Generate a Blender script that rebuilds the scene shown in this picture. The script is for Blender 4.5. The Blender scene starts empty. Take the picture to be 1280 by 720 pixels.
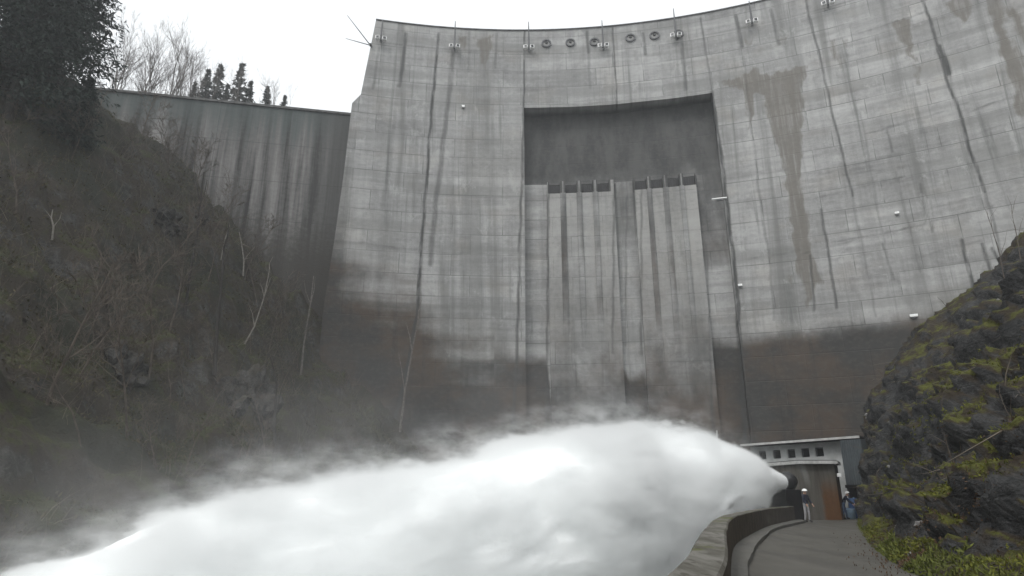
import bpy, bmesh, math, random
import numpy as np
from mathutils import Vector, Matrix, noise as mnoise
random.seed(7); RNG = np.random.default_rng(7)
scene = bpy.context.scene
COL = scene.collection
D = bpy.data

# ------------------------------------------------------------------ camera geometry (1280x720 frame of the photo)
F, PITCH, CAMZ = 800.0, math.radians(18.0), 1.45
CP, SP = math.cos(PITCH), math.sin(PITCH)
def ray(u, v):
    x = (u - 640) / F; y = (360 - v) / F
    return np.array([x, CP - y * SP, SP + y * CP])
def at(u, v, d):                       # point seen at (u, v) at forward distance d
    r = ray(u, v); p = r * (d / r[1]); p[2] += CAMZ; return p
def on_z(u, v, z):                     # point seen at (u, v) on the level z
    r = ray(u, v); p = r * ((z - CAMZ) / r[2]); p[2] = z; return p

# the arch of the dam: a circle in plan
XC, YC, R = 1.09, -17.57, 89.34
ZCREST = 60.0 + CAMZ
def on_dam(u, v, dr=0.0):              # (theta, z) of the dam face
    r = ray(u, v); rr = R + dr
    a = r[0]**2 + r[1]**2; b = -2 * (r[0]*XC + r[1]*YC); c = XC*XC + YC*YC - rr*rr
    t = (-b + math.sqrt(b*b - 4*a*c)) / (2*a); p = r * t
    return math.atan2(p[0]-XC, p[1]-YC), p[2] + CAMZ
def damp(th, z, dr=0.0):
    return Vector((XC + (R+dr)*math.sin(th), YC + (R+dr)*math.cos(th), z))

# ------------------------------------------------------------------ object helpers
def tag(o, label=None, cat=None, group=None, kind=None):
    if label: o['label'] = label
    if cat: o['category'] = cat
    if group: o['group'] = group
    if kind: o['kind'] = kind
    return o
def empty(name, loc=(0, 0, 0), rz=0.0):
    o = D.objects.new(name, None); COL.objects.link(o)
    o.location = loc; o.rotation_euler = (0, 0, rz); o.empty_display_size = 0.2
    return o
def link_mesh(name, me, mat=None, parent=None, smooth=False):
    if mat is not None:
        for m in (mat if isinstance(mat, (list, tuple)) else [mat]): me.materials.append(m)
    if smooth: me.polygons.foreach_set('use_smooth', [True]*len(me.polygons))
    o = D.objects.new(name, me); COL.objects.link(o)
    if parent is not None: o.parent = parent
    return o
def from_lists(name, V, Fc, mat=None, parent=None, smooth=False, mi=None):
    me = D.meshes.new(name); me.from_pydata([tuple(map(float, v)) for v in V], [], Fc); me.update()
    o = link_mesh(name, me, mat, parent, smooth)
    if mi is not None: me.polygons.foreach_set('material_index', mi)
    return o
def grid_mesh(name, P, mat=None, parent=None, smooth=True, uv=None, flip=False):
    """P: (n, m, 3) array of points"""
    n, m = P.shape[:2]
    me = D.meshes.new(name)
    me.vertices.add(n*m); me.vertices.foreach_set('co', P.reshape(-1).astype(np.float32))
    i, j = np.meshgrid(np.arange(n-1), np.arange(m-1), indexing='ij')
    a = (i*m + j).ravel(); b = a+1; c = a+m+1; d = a+m
    q = np.stack([a, d, c, b] if flip else [a, b, c, d], 1).astype(np.int32)
    nf = len(q)
    me.loops.add(nf*4); me.loops.foreach_set('vertex_index', q.ravel())
    me.polygons.add(nf); me.polygons.foreach_set('loop_start', np.arange(nf, dtype=np.int32)*4)
    me.polygons.foreach_set('use_smooth', np.full(nf, smooth))
    me.update(calc_edges=True)
    if uv is not None:
        l = me.uv_layers.new(name='UVMap')
        l.data.foreach_set('uv', uv.reshape(-1, 2)[q.ravel()].astype(np.float32).ravel())
    me.validate()
    return link_mesh(name, me, mat, parent)
class MB:
    def __init__(s): s.bm = bmesh.new()
    def box(s, c, size, rz=0.0, bevel=0.0, M=None):
        r = bmesh.ops.create_cube(s.bm, size=1.0)
        T = Matrix.Translation(Vector(c)) @ Matrix.Rotation(rz, 4, 'Z') @ Matrix.Diagonal((*size, 1))
        bmesh.ops.transform(s.bm, matrix=(M @ T if M else T), verts=r['verts'])
        if bevel:
            es = list({e for v in r['verts'] for e in v.link_edges})
            bmesh.ops.bevel(s.bm, geom=es, offset=bevel, segments=2, affect='EDGES', profile=0.6)
        return s
    def tube(s, pts, rad, n=8, caps=True):
        pts = [Vector(p) for p in pts]
        if not isinstance(rad, (list, tuple)): rad = [rad]*len(pts)
        rings = []
        for i, p in enumerate(pts):
            d = (pts[min(i+1, len(pts)-1)] - pts[max(i-1, 0)]).normalized()
            a = d.orthogonal().normalized(); b = d.cross(a)
            if i:   # keep the ring aligned with the previous
                pa = rings[-1][1]; a = (pa - d*pa.dot(d)).normalized(); b = d.cross(a)
            rings.append(([s.bm.verts.new(p + (a*math.cos(2*math.pi*k/n) + b*math.sin(2*math.pi*k/n))*rad[i]) for k in range(n)], a))
        for (r0, _), (r1, _) in zip(rings, rings[1:]):
            for k in range(n): s.bm.faces.new((r0[k], r0[(k+1) % n], r1[(k+1) % n], r1[k]))
        if caps:
            s.bm.faces.new(list(reversed(rings[0][0]))); s.bm.faces.new(rings[-1][0])
        return s
    def prism(s, poly, z0, z1):
        lo = [s.bm.verts.new((p[0], p[1], z0)) for p in poly]; hi = [s.bm.verts.new((p[0], p[1], z1)) for p in poly]
        n = len(poly)
        for k in range(n): s.bm.faces.new((lo[k], lo[(k+1) % n], hi[(k+1) % n], hi[k]))
        s.bm.faces.new(hi); s.bm.faces.new(list(reversed(lo))); return s
    def build(s, name, mat, parent=None, smooth=False):
        bmesh.ops.recalc_face_normals(s.bm, faces=s.bm.faces)
        me = D.meshes.new(name); s.bm.to_mesh(me); s.bm.free()
        return link_mesh(name, me, mat, parent, smooth)
def copy_tree(o, parent=None):
    c = o.copy(); COL.objects.link(c)
    if parent is not None: c.parent = parent
    for ch in list(o.children): copy_tree(ch, c)
    return c

# ------------------------------------------------------------------ numpy noise
_tab = RNG.random((256, 256))
def vnoise(x, y):
    x = np.asarray(x, float); y = np.asarray(y, float)
    xi = np.floor(x).astype(int); yi = np.floor(y).astype(int); fx = x-xi; fy = y-yi
    fx = fx*fx*(3-2*fx); fy = fy*fy*(3-2*fy)
    g = lambda i, j: _tab[i % 256, j % 256]
    return (g(xi, yi)*(1-fx)+g(xi+1, yi)*fx)*(1-fy) + (g(xi, yi+1)*(1-fx)+g(xi+1, yi+1)*fx)*fy
def fbm(x, y, o=4):
    s = 0; a = 0.5; t = 0
    for k in range(o):
        s = s + a*vnoise(x+17.3*k, y+9.1*k); t += a; a *= 0.5; x = x*2.03; y = y*2.03
    return s/t
def sstep(a, b, x):
    t = np.clip((x-a)/(b-a), 0, 1); return t*t*(3-2*t)

# ------------------------------------------------------------------ node helpers
class NT:
    def __init__(s, name):
        s.m = D.materials.new(name); s.m.use_nodes = True; s.t = s.m.node_tree; s.t.nodes.clear()
        s.out = s.t.nodes.new('ShaderNodeOutputMaterial')
    def n(s, typ, ins=None, **kw):
        nd = s.t.nodes.new(typ)
        for k, v in kw.items(): setattr(nd, k, v)
        for k, v in (ins or {}).items(): s.set(nd.inputs[k], v)
        return nd
    def set(s, inp, v):
        if isinstance(v, bpy.types.NodeSocket): s.t.links.new(v, inp)
        elif isinstance(v, bpy.types.Node): s.t.links.new(v.outputs[0], inp)
        else:
            if hasattr(inp.default_value, '__len__') and not isinstance(v, (tuple, list)): v = [v]*len(inp.default_value)
            if hasattr(inp.default_value, '__len__') and len(inp.default_value) == 4 and len(v) == 3: v = (*v, 1)
            inp.default_value = v
    def math(s, op, a, b=0.0, clamp=False, c=None):
        nd = s.t.nodes.new('ShaderNodeMath'); nd.operation = op; nd.use_clamp = clamp
        s.set(nd.inputs[0], a); s.set(nd.inputs[1], b)
        if c is not None: s.set(nd.inputs[2], c)
        return nd.outputs[0]
    def mix(s, fac, a, b, blend='MIX'):
        nd = s.t.nodes.new('ShaderNodeMix'); nd.data_type = 'RGBA'; nd.blend_type = blend
        s.set(nd.inputs[0], fac); s.set(nd.inputs[6], a); s.set(nd.inputs[7], b); return nd.outputs[2]
    def ramp(s, v, a, b, lo=0.0, hi=1.0):
        nd = s.n('ShaderNodeMapRange', {'Value': v, 'From Min': a, 'From Max': b, 'To Min': lo, 'To Max': hi}, interpolation_type='SMOOTHSTEP')
        return nd.outputs[0]
    def noise(s, vec, scale, detail=4, rough=0.55, dist=0.0):
        return s.n('ShaderNodeTexNoise', {'Vector': vec, 'Scale': scale, 'Detail': detail, 'Roughness': rough, 'Distortion': dist}).outputs[0]
    def mapping(s, vec, scale):
        return s.n('ShaderNodeMapping', {'Vector': vec, 'Scale': scale}).outputs[0]
    def bsdf(s, col, rough=0.8, bump=None, bstr=0.3, bdist=0.05, spec=0.3, **kw):
        b = s.n('ShaderNodeBsdfPrincipled', {'Base Color': col, 'Roughness': rough, 'Specular IOR Level': spec})
        for k, v in kw.items(): s.set(b.inputs[k.replace('_', ' ')], v)
        if bump is not None:
            bp = s.n('ShaderNodeBump', {'Height': bump, 'Strength': bstr, 'Distance': bdist}); s.set(b.inputs['Normal'], bp.outputs[0])
        s.t.links.new(b.outputs[0], s.out.inputs[0]); return b
def simple(name, col, rough=0.7, var=0.25, scale=3.0, spec=0.3, metal=0.0, bump=0.2):
    k = NT(name); co = k.n('ShaderNodeTexCoord').outputs['Object']
    n = k.noise(co, scale, 5, 0.6)
    c = k.mix(k.ramp(n, 0.3, 0.7), [x*(1-var) for x in col], [min(1, x*(1+var)) for x in col])
    k.bsdf(c, rough, k.noise(co, scale*6, 3), bump, 0.02, spec, Metallic=metal)
    return k.m

# ------------------------------------------------------------------ materials
def make_concrete():
    k = NT('dam_concrete')
    uv = k.n('ShaderNodeUVMap', uv_map='UVMap').outputs[0]
    st = k.n('ShaderNodeAttribute', attribute_name='stain', attribute_type='GEOMETRY')
    sep = k.n('ShaderNodeSeparateColor', {'Color': st.outputs['Color']})
    wet_shade, seep, joint, pale = sep.outputs[0], sep.outputs[1], sep.outputs[2], st.outputs['Alpha']
    # panels of the formwork
    b1 = k.n('ShaderNodeTexBrick', {'Vector': uv, 'Color1': (0, 0, 0, 1), 'Color2': (1, 1, 1, 1), 'Mortar': (.5, .5, .5, 1), 'Scale': 1.0,
             'Mortar Size': 0.06, 'Mortar Smooth': 0.6, 'Brick Width': 6.1, 'Row Height': 2.62}, offset=0.37)
    b2 = k.n('ShaderNodeTexBrick', {'Vector': uv, 'Color1': (0, 0, 0, 1), 'Color2': (1, 1, 1, 1), 'Mortar': (.5, .5, .5, 1), 'Scale': 1.0,
             'Mortar Size': 0.035, 'Mortar Smooth': 0.8, 'Brick Width': 2.9, 'Row Height': 1.31}, offset=0.5)
    big = k.noise(k.mapping(uv, (0.06, 0.1, 1)), 1.0, 4, 0.6)
    streak = k.noise(k.mapping(uv, (1.1, 0.05, 1)), 1.0, 5, 0.65, 0.2)
    hband = k.noise(k.mapping(uv, (0.09, 1.2, 1)), 1.0, 5, 0.6)
    fine = k.noise(k.mapping(uv, (1.6, 2.2, 1)), 1.0, 6, 0.68)
    grain = k.noise(k.mapping(uv, (9, 9, 1)), 1.0, 4, 0.7)
    val = k.math('ADD', 0.292, k.math('MULTIPLY', k.math('SUBTRACT', big, .5), 0.26))
    val = k.math('ADD', val, k.math('MULTIPLY', k.math('SUBTRACT', streak, .5), 0.20))
    val = k.math('ADD', val, k.math('MULTIPLY', k.math('SUBTRACT', hband, .5), 0.24))
    val = k.math('ADD', val, k.math('MULTIPLY', k.math('SUBTRACT', fine, .5), 0.20))
    val = k.math('ADD', val, k.math('MULTIPLY', k.math('SUBTRACT', grain, .5), 0.10))
    val = k.math('ADD', val, k.math('MULTIPLY', k.math('SUBTRACT', k.n('ShaderNodeSeparateColor', {'Color': b1.outputs[0]}).outputs[0], .5), 0.075))
    val = k.math('ADD', val, k.math('MULTIPLY', k.math('SUBTRACT', k.n('ShaderNodeSeparateColor', {'Color': b2.outputs[0]}).outputs[0], .5), 0.02))
    base = k.n('ShaderNodeCombineColor', {'Red': val, 'Green': k.math('MULTIPLY', val, 1.0), 'Blue': k.math('MULTIPLY', val, 0.985)}).outputs[0]
    bands = k.noise(k.mapping(uv, (0.045, 0.42, 1)), 1.0, 3, .5)
    base = k.mix(k.ramp(bands, .5, .62, 0, .5), base, (.19, .192, .185))
    soot = k.noise(k.mapping(uv, (.28, .018, 1)), 1.0, 5, .6, .5)
    base = k.mix(k.ramp(soot, .50, .66, 0, .68), base, (.125, .126, .12))
    grime = k.noise(k.mapping(uv, (.35, .22, 1)), 1.0, 7, .75, .3)
    base = k.mix(k.ramp(grime, .52, .68, 0, .42), base, (.165, .165, .158))
    base = k.mix(k.ramp(grime, .44, .34, 0, .35), base, (.47, .475, .465))
    warm = k.noise(k.mapping(uv, (0.12, 0.16, 1)), 1.7, 3)
    base = k.mix(k.ramp(warm, .5, .72, 0, .5), base, k.mix(1.0, base, (1.0, .955, .90), 'MULTIPLY'))
    # lift joints: dark lines that come and go
    l1 = k.math('MULTIPLY', b1.outputs['Fac'], k.ramp(k.noise(k.mapping(uv, (0.12, 0.5, 1)), 1.0, 3), .36, .6, .10, .85))
    l2 = k.math('MULTIPLY', b2.outputs['Fac'], k.ramp(k.noise(k.mapping(uv, (0.2, 0.3, 1)), 1.3, 3), .5, .75, 0, .3))
    base = k.mix(k.math('MAXIMUM', l1, l2), base, (.13, .135, .13))
    # dark drips
    dr = k.noise(k.mapping(uv, (0.9, 0.035, 1)), 1.0, 6, 0.7, 0.4)
    base = k.mix(k.ramp(dr, .54, .72, 0, .72), base, (.105, .11, .105))
    wn = k.math('ADD', wet_shade, k.math('MULTIPLY', k.math('SUBTRACT', k.noise(k.mapping(uv, (.5, .35, 1)), 1.0, 6, .65), .5), .38))
    zz = k.n('ShaderNodeSeparateXYZ', {'Vector': uv}).outputs[1]
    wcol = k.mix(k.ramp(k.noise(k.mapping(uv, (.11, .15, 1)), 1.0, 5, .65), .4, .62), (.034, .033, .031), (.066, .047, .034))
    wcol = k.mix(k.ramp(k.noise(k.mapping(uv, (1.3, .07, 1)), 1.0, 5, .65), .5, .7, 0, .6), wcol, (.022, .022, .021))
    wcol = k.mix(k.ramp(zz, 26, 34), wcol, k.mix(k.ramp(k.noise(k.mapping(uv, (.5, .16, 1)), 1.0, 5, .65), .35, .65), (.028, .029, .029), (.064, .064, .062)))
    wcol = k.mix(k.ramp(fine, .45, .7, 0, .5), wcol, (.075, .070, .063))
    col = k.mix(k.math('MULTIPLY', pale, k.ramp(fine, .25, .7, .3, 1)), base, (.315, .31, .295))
    col = k.mix(k.math('MULTIPLY', k.ramp(wn, .1, .72), k.ramp(wet_shade, 0.0, .25)), col, wcol)
    sn = k.math('ADD', seep, k.math('MULTIPLY', k.math('SUBTRACT', k.noise(k.mapping(uv, (2.4, .32, 1)), 1.0, 7, .75), .5), 1.2))
    col = k.mix(k.math('MULTIPLY', k.math('MULTIPLY', k.ramp(sn, .2, .8, 0, .85), k.ramp(k.noise(k.mapping(uv, (2.2, .12, 1)), 1.0, 5, .7), .28, .55, .35, 1)), k.ramp(seep, .02, .3)), col, k.mix(fine, (.105, .096, .083), (.165, .153, .133)))
    jn = k.math('MULTIPLY', joint, k.ramp(k.noise(k.mapping(uv, (1.6, .3, 1)), 1.0, 6, .7), .32, .55, .4, 1))
    col = k.mix(jn, col, (.045, .046, .045))
    hgt = k.math('SUBTRACT', k.math('MULTIPLY', fine, .6), k.math('ADD', k.math('MULTIPLY', b1.outputs['Fac'], .7), joint))
    rough = k.ramp(wet_shade, .1, .9, .88, .62)
    k.bsdf(col, rough, hgt, .35, .06, .25)
    return k.m

def make_old_concrete():
    k = NT('weathered_concrete')
    uv = k.n('ShaderNodeUVMap', uv_map='UVMap').outputs[0]
    z = k.n('ShaderNodeSeparateXYZ', {'Vector': uv}).outputs[1]      # metres below the crest, negative
    s1 = k.noise(k.mapping(uv, (.42, .016, 1)), 1.0, 5, .62, .3)
    s2 = k.noise(k.mapping(uv, (1.4, .04, 1)), 1.0, 5, .65, .2)
    f = k.noise(k.mapping(uv, (1.5, 2.0, 1)), 1.0, 6, .7)
    val = k.math("ADD", .146, k.math('MULTIPLY', k.math('SUBTRACT', s1, .5), .75))
    val = k.math('ADD', val, k.math('MULTIPLY', k.math('SUBTRACT', s2, .5), .34))
    val = k.math('ADD', val, k.math('MULTIPLY', k.math('SUBTRACT', f, .5), .12))
    val = k.math('MAXIMUM', val, .035)
    c = k.n('ShaderNodeCombineColor', {'Red': val, 'Green': k.math('MULTIPLY', val, .975), 'Blue': k.math('MULTIPLY', val, .945)}).outputs[0]
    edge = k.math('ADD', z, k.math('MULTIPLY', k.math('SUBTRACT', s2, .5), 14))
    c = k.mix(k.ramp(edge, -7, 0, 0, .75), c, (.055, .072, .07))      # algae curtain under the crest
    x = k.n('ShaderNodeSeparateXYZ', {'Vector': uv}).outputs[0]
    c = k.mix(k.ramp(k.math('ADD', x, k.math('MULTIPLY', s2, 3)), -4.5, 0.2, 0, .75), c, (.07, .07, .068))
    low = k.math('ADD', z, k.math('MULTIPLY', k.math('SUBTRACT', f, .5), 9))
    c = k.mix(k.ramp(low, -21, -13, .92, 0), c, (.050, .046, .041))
    b = k.n('ShaderNodeTexBrick', {'Vector': uv, 'Color1': (0, 0, 0, 1), 'Color2': (1, 1, 1, 1), 'Mortar': (.5, .5, .5, 1), 'Scale': 1.0,
            'Mortar Size': 0.05, 'Mortar Smooth': .6, 'Brick Width': 16.0, 'Row Height': 5.2}, offset=0.0)
    c = k.mix(k.math('MULTIPLY', b.outputs['Fac'], k.ramp(f, .3, .6, .2, .8)), c, (.05, .05, .05))
    k.bsdf(c, .88, f, .4, .08, .2)
    return k.m

def make_rock(name, rock_a, rock_b, soil, moss, moss_amt, soil_at=.28, macro=None):
    k = NT(name)
    g = k.n('ShaderNodeNewGeometry'); pos = g.outputs['Position']
    nz = k.n('ShaderNodeSeparateXYZ', {'Vector': g.outputs['Normal']}).outputs[2]
    n1 = k.noise(pos, .55, 6, .62); n2 = k.noise(pos, 2.6, 6, .68); n3 = k.noise(pos, 9.0, 4, .7)
    vor = k.n('ShaderNodeTexVoronoi', {'Vector': k.mapping(pos, (1.0, 1.0, 2.2)), 'Scale': 1.3}, feature='DISTANCE_TO_EDGE').outputs[0]
    c = k.mix(k.ramp(n2, .3, .7), rock_a, rock_b)
    c = k.mix(k.ramp(n3, .52, .72, 0, .55), c, [x*1.9 for x in rock_b])
    c = k.mix(k.ramp(k.noise(pos, 1.2, 8, .75, .4), .34, .5, .85, 0), c, [x*.3 for x in rock_a])
    sn = k.math('ADD', k.math('MULTIPLY', nz, .7), k.math('MULTIPLY', k.math('SUBTRACT', n1, .5), 1.5))
    c = k.mix(k.ramp(sn, soil_at, soil_at+.2, 0, .95), c, k.mix(n2, [x*.6 for x in soil], [x*1.4 for x in soil]))
    mn = k.math('ADD', k.math('MULTIPLY', nz, .75), k.math('ADD', k.math('MULTIPLY', k.math('SUBTRACT', n1, .5), 1.3), k.math('MULTIPLY', k.math('SUBTRACT', n2, .5), 1.1)))
    mc = k.mix(k.ramp(n3, .3, .7), [x*.55 for x in moss], [x*1.25 for x in moss])
    c = k.mix(k.ramp(mn, moss_amt, moss_amt+.22, 0, .92), c, mc)
    if macro:
        mz = k.noise(pos, .13, 5, .65, .6)
        c = k.mix(k.ramp(mz, .46, .6, 0, .8), c, k.mix(n3, [x*.6 for x in macro], [x*1.4 for x in macro]))
    h = k.math('ADD', k.math('MULTIPLY', n2, .7), k.math('ADD', k.math('MULTIPLY', n3, .35), k.math('MULTIPLY', k.ramp(vor, 0, .1), .08)))
    k.bsdf(c, .85, h, .9, .22, .22)
    return k.m

def make_foliage(name, a, b, rough=.75, tr=0.15):
    k = NT(name)
    pos = k.n('ShaderNodeNewGeometry'); n = k.noise(pos.outputs['Position'], 1.1, 4, .6)
    rnd = pos.outputs['Random Per Island']
    f = k.math('ADD', k.math('MULTIPLY', rnd, .55), k.math('MULTIPLY', k.ramp(n, .3, .7), .45))
    c = k.mix(f, a, b)
    k.bsdf(c, rough, spec=.15, Subsurface_Weight=0.0)
    return k.m

def make_asphalt(name, col, patch):
    k = NT(name); pos = k.n('ShaderNodeNewGeometry').outputs['Position']
    n1 = k.noise(k.mapping(pos, (1.1, .16, 1)), 1, 5, .6); n2 = k.noise(k.mapping(pos, (3.0, .7, 1)), 1, 6, .7); n3 = k.noise(pos, 60, 3, .7)
    c = k.mix(k.ramp(n1, .35, .65), [x*.86 for x in col], [x*1.12 for x in col])
    c = k.mix(k.ramp(n2, .48, .66, 0, .3), c, patch)
    c = k.mix(k.ramp(n3, .6, .8, 0, .4), c, [x*2 for x in col])
    k.bsdf(c, k.ramp(n1, .35, .6, .55, .8), n3, .3, .02, .35)
    return k.m

M = {}
M['dam'] = make_concrete()
M['old'] = make_old_concrete()
M['coping'] = simple('dark_coping', (.09, .09, .088), .85, .4, 1.5)
M['plainconc'] = simple('plain_concrete', (.27, .27, .26), .85, .3, .8)
M['hill'] = make_rock('hillside_rock', (.028, .027, .025), (.085, .083, .078), (.042, .035, .027), (.045, .049, .018), .42, .10, (.028, .030, .021))
M['cliff'] = make_rock('mossy_rock', (.021, .022, .023), (.058, .058, .058), (.036, .027, .018), (.080, .085, .016), .50)
M['ridge'] = make_rock('ridge_soil', (.05, .05, .05), (.1, .1, .1), (.08, .065, .05), (.06, .06, .03), .6)
M['road'] = make_asphalt('asphalt', (.072, .068, .058), (.040, .037, .030))
M['walk'] = make_asphalt('pavement_concrete', (.095, .092, .082), (.06, .06, .045))
M['bed'] = make_asphalt('river_bed_gravel', (.10, .1, .095), (.06, .06, .05))
M['gate'] = simple('dark_steel', (.012, .012, .013), .5, .3, 2, .4)
M['galv'] = simple('grey_steel', (.20, .205, .21), .5, .2, 4, .5, .3)
M['darkpole'] = simple('dark_painted_steel', (.06, .062, .066), .5, .2, 4, .5)
M['white'] = simple('white_enamel', (.80, .80, .79), .4, .05, 4, .5)
M['render'] = simple('grey_render', (.40, .41, .405), .85, .22, .9)
M['glass'] = simple('dark_glass', (.012, .013, .015), .12, .2, 2, .6, 0, 0.0)
M['cladding'] = simple('blue_grey_cladding', (.075, .088, .095), .55, .15, 1.5, .4)
M['fascia'] = simple('pale_fascia', (.42, .42, .41), .6, .2, 2)
M['roof'] = simple('roof_felt', (.05, .05, .05), .85, .3, 2)
M['bark'] = simple('grey_bark', (.12, .108, .098), .9, .35, 5)
M['twig'] = simple('brown_twig', (.085, .07, .058), .9, .4, 3)
M['darkbark'] = simple('dark_wet_bark', (.028, .025, .022), .85, .35, 5)
M['snag'] = simple('pale_dead_wood', (.17, .157, .138), .85, .3, 4)
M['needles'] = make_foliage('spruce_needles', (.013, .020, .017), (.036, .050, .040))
M['farneedles'] = make_foliage('hazed_far_needles', (.05, .058, .052), (.09, .095, .085))  # colour lightened to carry distance haze
M['brush'] = make_foliage('dead_brush', (.05, .043, .035), (.175, .148, .118))
M['under'] = make_foliage('undergrowth_leaves', (.036, .038, .020), (.105, .088, .055))
M['moss'] = make_foliage('moss_leaves', (.040, .046, .009), (.165, .170, .030))
M['grass'] = make_foliage('verge_grass', (.045, .058, .012), (.15, .165, .04))
M['litter'] = make_foliage('dead_leaves', (.045, .026, .014), (.12, .075, .045))
M['skin'] = simple('skin', (.42, .26, .19), .6, .1, 8)
M['navy'] = simple('navy_cloth', (.016, .020, .034), .85, .3, 6)
M['bluecloth'] = simple('blue_cloth', (.05, .10, .19), .85, .25, 5)
M['paletrouser'] = simple('pale_grey_cloth', (.30, .30, .31), .85, .2, 6)
M['bluetrouser'] = simple('blue_work_trousers', (.07, .10, .16), .85, .25, 6)
M['hair'] = simple('dark_hair', (.02, .016, .012), .7, .2, 8)
M['boots'] = simple('dark_boots', (.018, .017, .016), .7, .2, 8)
M['lightblue'] = simple('light_blue_plastic', (.30, .42, .54), .5, .15, 4, .4)
M['blueplastic'] = simple('blue_plastic', (.03, .08, .20), .45, .2, 4, .4)

# ------------------------------------------------------------------ world, sun
w = D.worlds.new('World'); scene.world = w; w.use_nodes = True
nt = w.node_tree; bg = nt.nodes['Background']
SUN_EL, SUN_AZ = math.radians(52), math.radians(215)
sky = nt.nodes.new('ShaderNodeTexSky'); sky.sky_type = 'NISHITA'; sky.sun_disc = False
sky.sun_elevation = SUN_EL; sky.sun_rotation = SUN_AZ; sky.air_density = 1.0; sky.dust_density = 3.0
hs = nt.nodes.new('ShaderNodeHueSaturation'); hs.inputs['Saturation'].default_value = .10   # an overcast sky
nt.links.new(sky.outputs[0], hs.inputs['Color'])
mx = nt.nodes.new('ShaderNodeMix'); mx.data_type = 'RGBA'; mx.inputs[0].default_value = .6
nt.links.new(hs.outputs[0], mx.inputs[6]); mx.inputs[7].default_value = (7.6, 7.9, 8.1, 1)  # the cloud deck
nt.links.new(mx.outputs[2], bg.inputs[0]); bg.inputs[1].default_value = .12
sl = D.lights.new('sun', 'SUN'); sl.energy = .8; sl.angle = math.radians(25); sl.color = (1, .97, .93)
so = D.objects.new('sun', sl); COL.objects.link(so)
sd = Vector((math.sin(SUN_AZ)*math.cos(SUN_EL), math.cos(SUN_AZ)*math.cos(SUN_EL), math.sin(SUN_EL)))
so.rotation_euler = (-sd).to_track_quat('-Z', 'Y').to_euler(); so.location = (0, 0, 120)

# ------------------------------------------------------------------ DAM
def px_poly(pts, dr=0.0):      # pixels -> (arc metres, z)
    out = []
    for u, v in pts:
        th, z = on_dam(u, v, dr); out.append((th*R, z))
    return np.array(out)
def seg_dist(S, Z, A, B):
    ax, ay = A; bx, by = B; dx, dy = bx-ax, by-ay
    t = np.clip(((S-ax)*dx + (Z-ay)*dy)/(dx*dx+dy*dy+1e-9), 0, 1)
    return np.hypot(S-ax-t*dx, Z-ay-t*dy), t
def poly_sd(S, Z, P):          # signed distance, positive inside
    ins = np.zeros(S.shape, bool); d = np.full(S.shape, 1e9)
    for i in range(len(P)):
        A, B = P[i], P[(i+1) % len(P)]
        d = np.minimum(d, seg_dist(S, Z, A, B)[0])
        cond = ((A[1] > Z) != (B[1] > Z)) & (S < (B[0]-A[0])*(Z-A[1])/((B[1]-A[1]) or 1e-9) + A[0])
        ins ^= cond
    return np.where(ins, d, -d)

dam = tag(empty('dam', (XC, YC + R, 0)), 'tall curved grey concrete arch dam with dark stained foot and eight spillway openings', 'dam')
dam_inv = Matrix.Translation((-XC, -YC - R, 0))
def to_dam(o): o.parent = dam; o.matrix_parent_inverse = dam_inv; return o

deg = math.radians
# left edge of the block, in theta(z)
LE = sorted([on_dam(u, v)[::-1] for u, v in [(470, 25), (451, 118), (440, 129), (430, 215), (418, 300), (405, 380), (396, 470), (390, 560)]])
LEz = np.array([a for a, b in LE]); LEt = np.array([b for a, b in LE])
TH_R0, TH_R1 = on_dam(655, 134)[0], on_dam(890, 115)[0]
Z_REC = on_dam(771, 130)[1]; Z_SILL = on_dam(762, 222)[1]
P1 = (on_dam(684, 225)[0], on_dam(767, 222)[0]); P2 = (on_dam(792, 218)[0], on_dam(869, 212)[0])
def ports():
    out = []
    for (us, v0) in (((693, 713.5, 733.5, 753.5), 224), ((800, 820, 840.5, 860.5), 214)):
        for i, u in enumerate(us):
            th = on_dam(u, v0 - i*1.6*(v0 < 220))[0]; out.append(th)
    return out
PORTS = ports(); PW = 0.68/R; PH = 1.6
eps = 0.012
zb = [Z_REC, Z_SILL, Z_SILL-PH]
zl = np.unique(np.concatenate([np.linspace(-8, ZCREST, 470)] + [[b-eps, b+eps] for b in zb]))
tb = [TH_R0, TH_R1, P1[0], P1[1], P2[0], P2[1]] + [t+s*PW for t in PORTS for s in (-1, 1)]
tpos = np.unique(np.concatenate([np.linspace(0, deg(50), 680)] + [[b-eps/R, b+eps/R] for b in tb]))
tneg = np.linspace(-1, 0, 170)[:-1]
TH = np.zeros((len(zl), len(tneg)+len(tpos)))
lt = np.interp(zl, LEz, LEt)
TH[:, :len(tneg)] = -tneg[None, :]*lt[:, None]; TH[:, len(tneg):] = tpos[None, :]
ZZ = np.repeat(zl[:, None], TH.shape[1], 1); S = TH*R
rec = (TH > TH_R0) & (TH < TH_R1)
DR = np.zeros_like(TH)
tt = np.clip((ZZ - Z_SILL)/(Z_REC - Z_SILL), 0, 1)
DR[rec & (ZZ < Z_REC) & (ZZ >= Z_SILL)] = (1.5 + .5*tt)[rec & (ZZ < Z_REC) & (ZZ >= Z_SILL)]
low = rec & (ZZ < Z_SILL); DR[low] = 1.3
ch = low & (((TH > P1[0]) & (TH < P1[1])) | ((TH > P2[0]) & (TH < P2[1]))); DR[ch] = .55
rib = np.zeros_like(ch)
for a, b in ((PORTS[0], PORTS[3]), (PORTS[4], PORTS[7])):
    rib |= ch & (TH > a - PW) & (TH < b + PW)
chan = np.zeros_like(ch)
for t in PORTS:
    m = (np.abs(TH - t) < PW) & (ZZ < Z_SILL)
    chan |= m
    DR[m & (ZZ > Z_SILL - PH)] = 2.2
DR[rib & ~chan] -= 0.16*sstep(18, 24, ZZ)[rib & ~chan]
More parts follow.
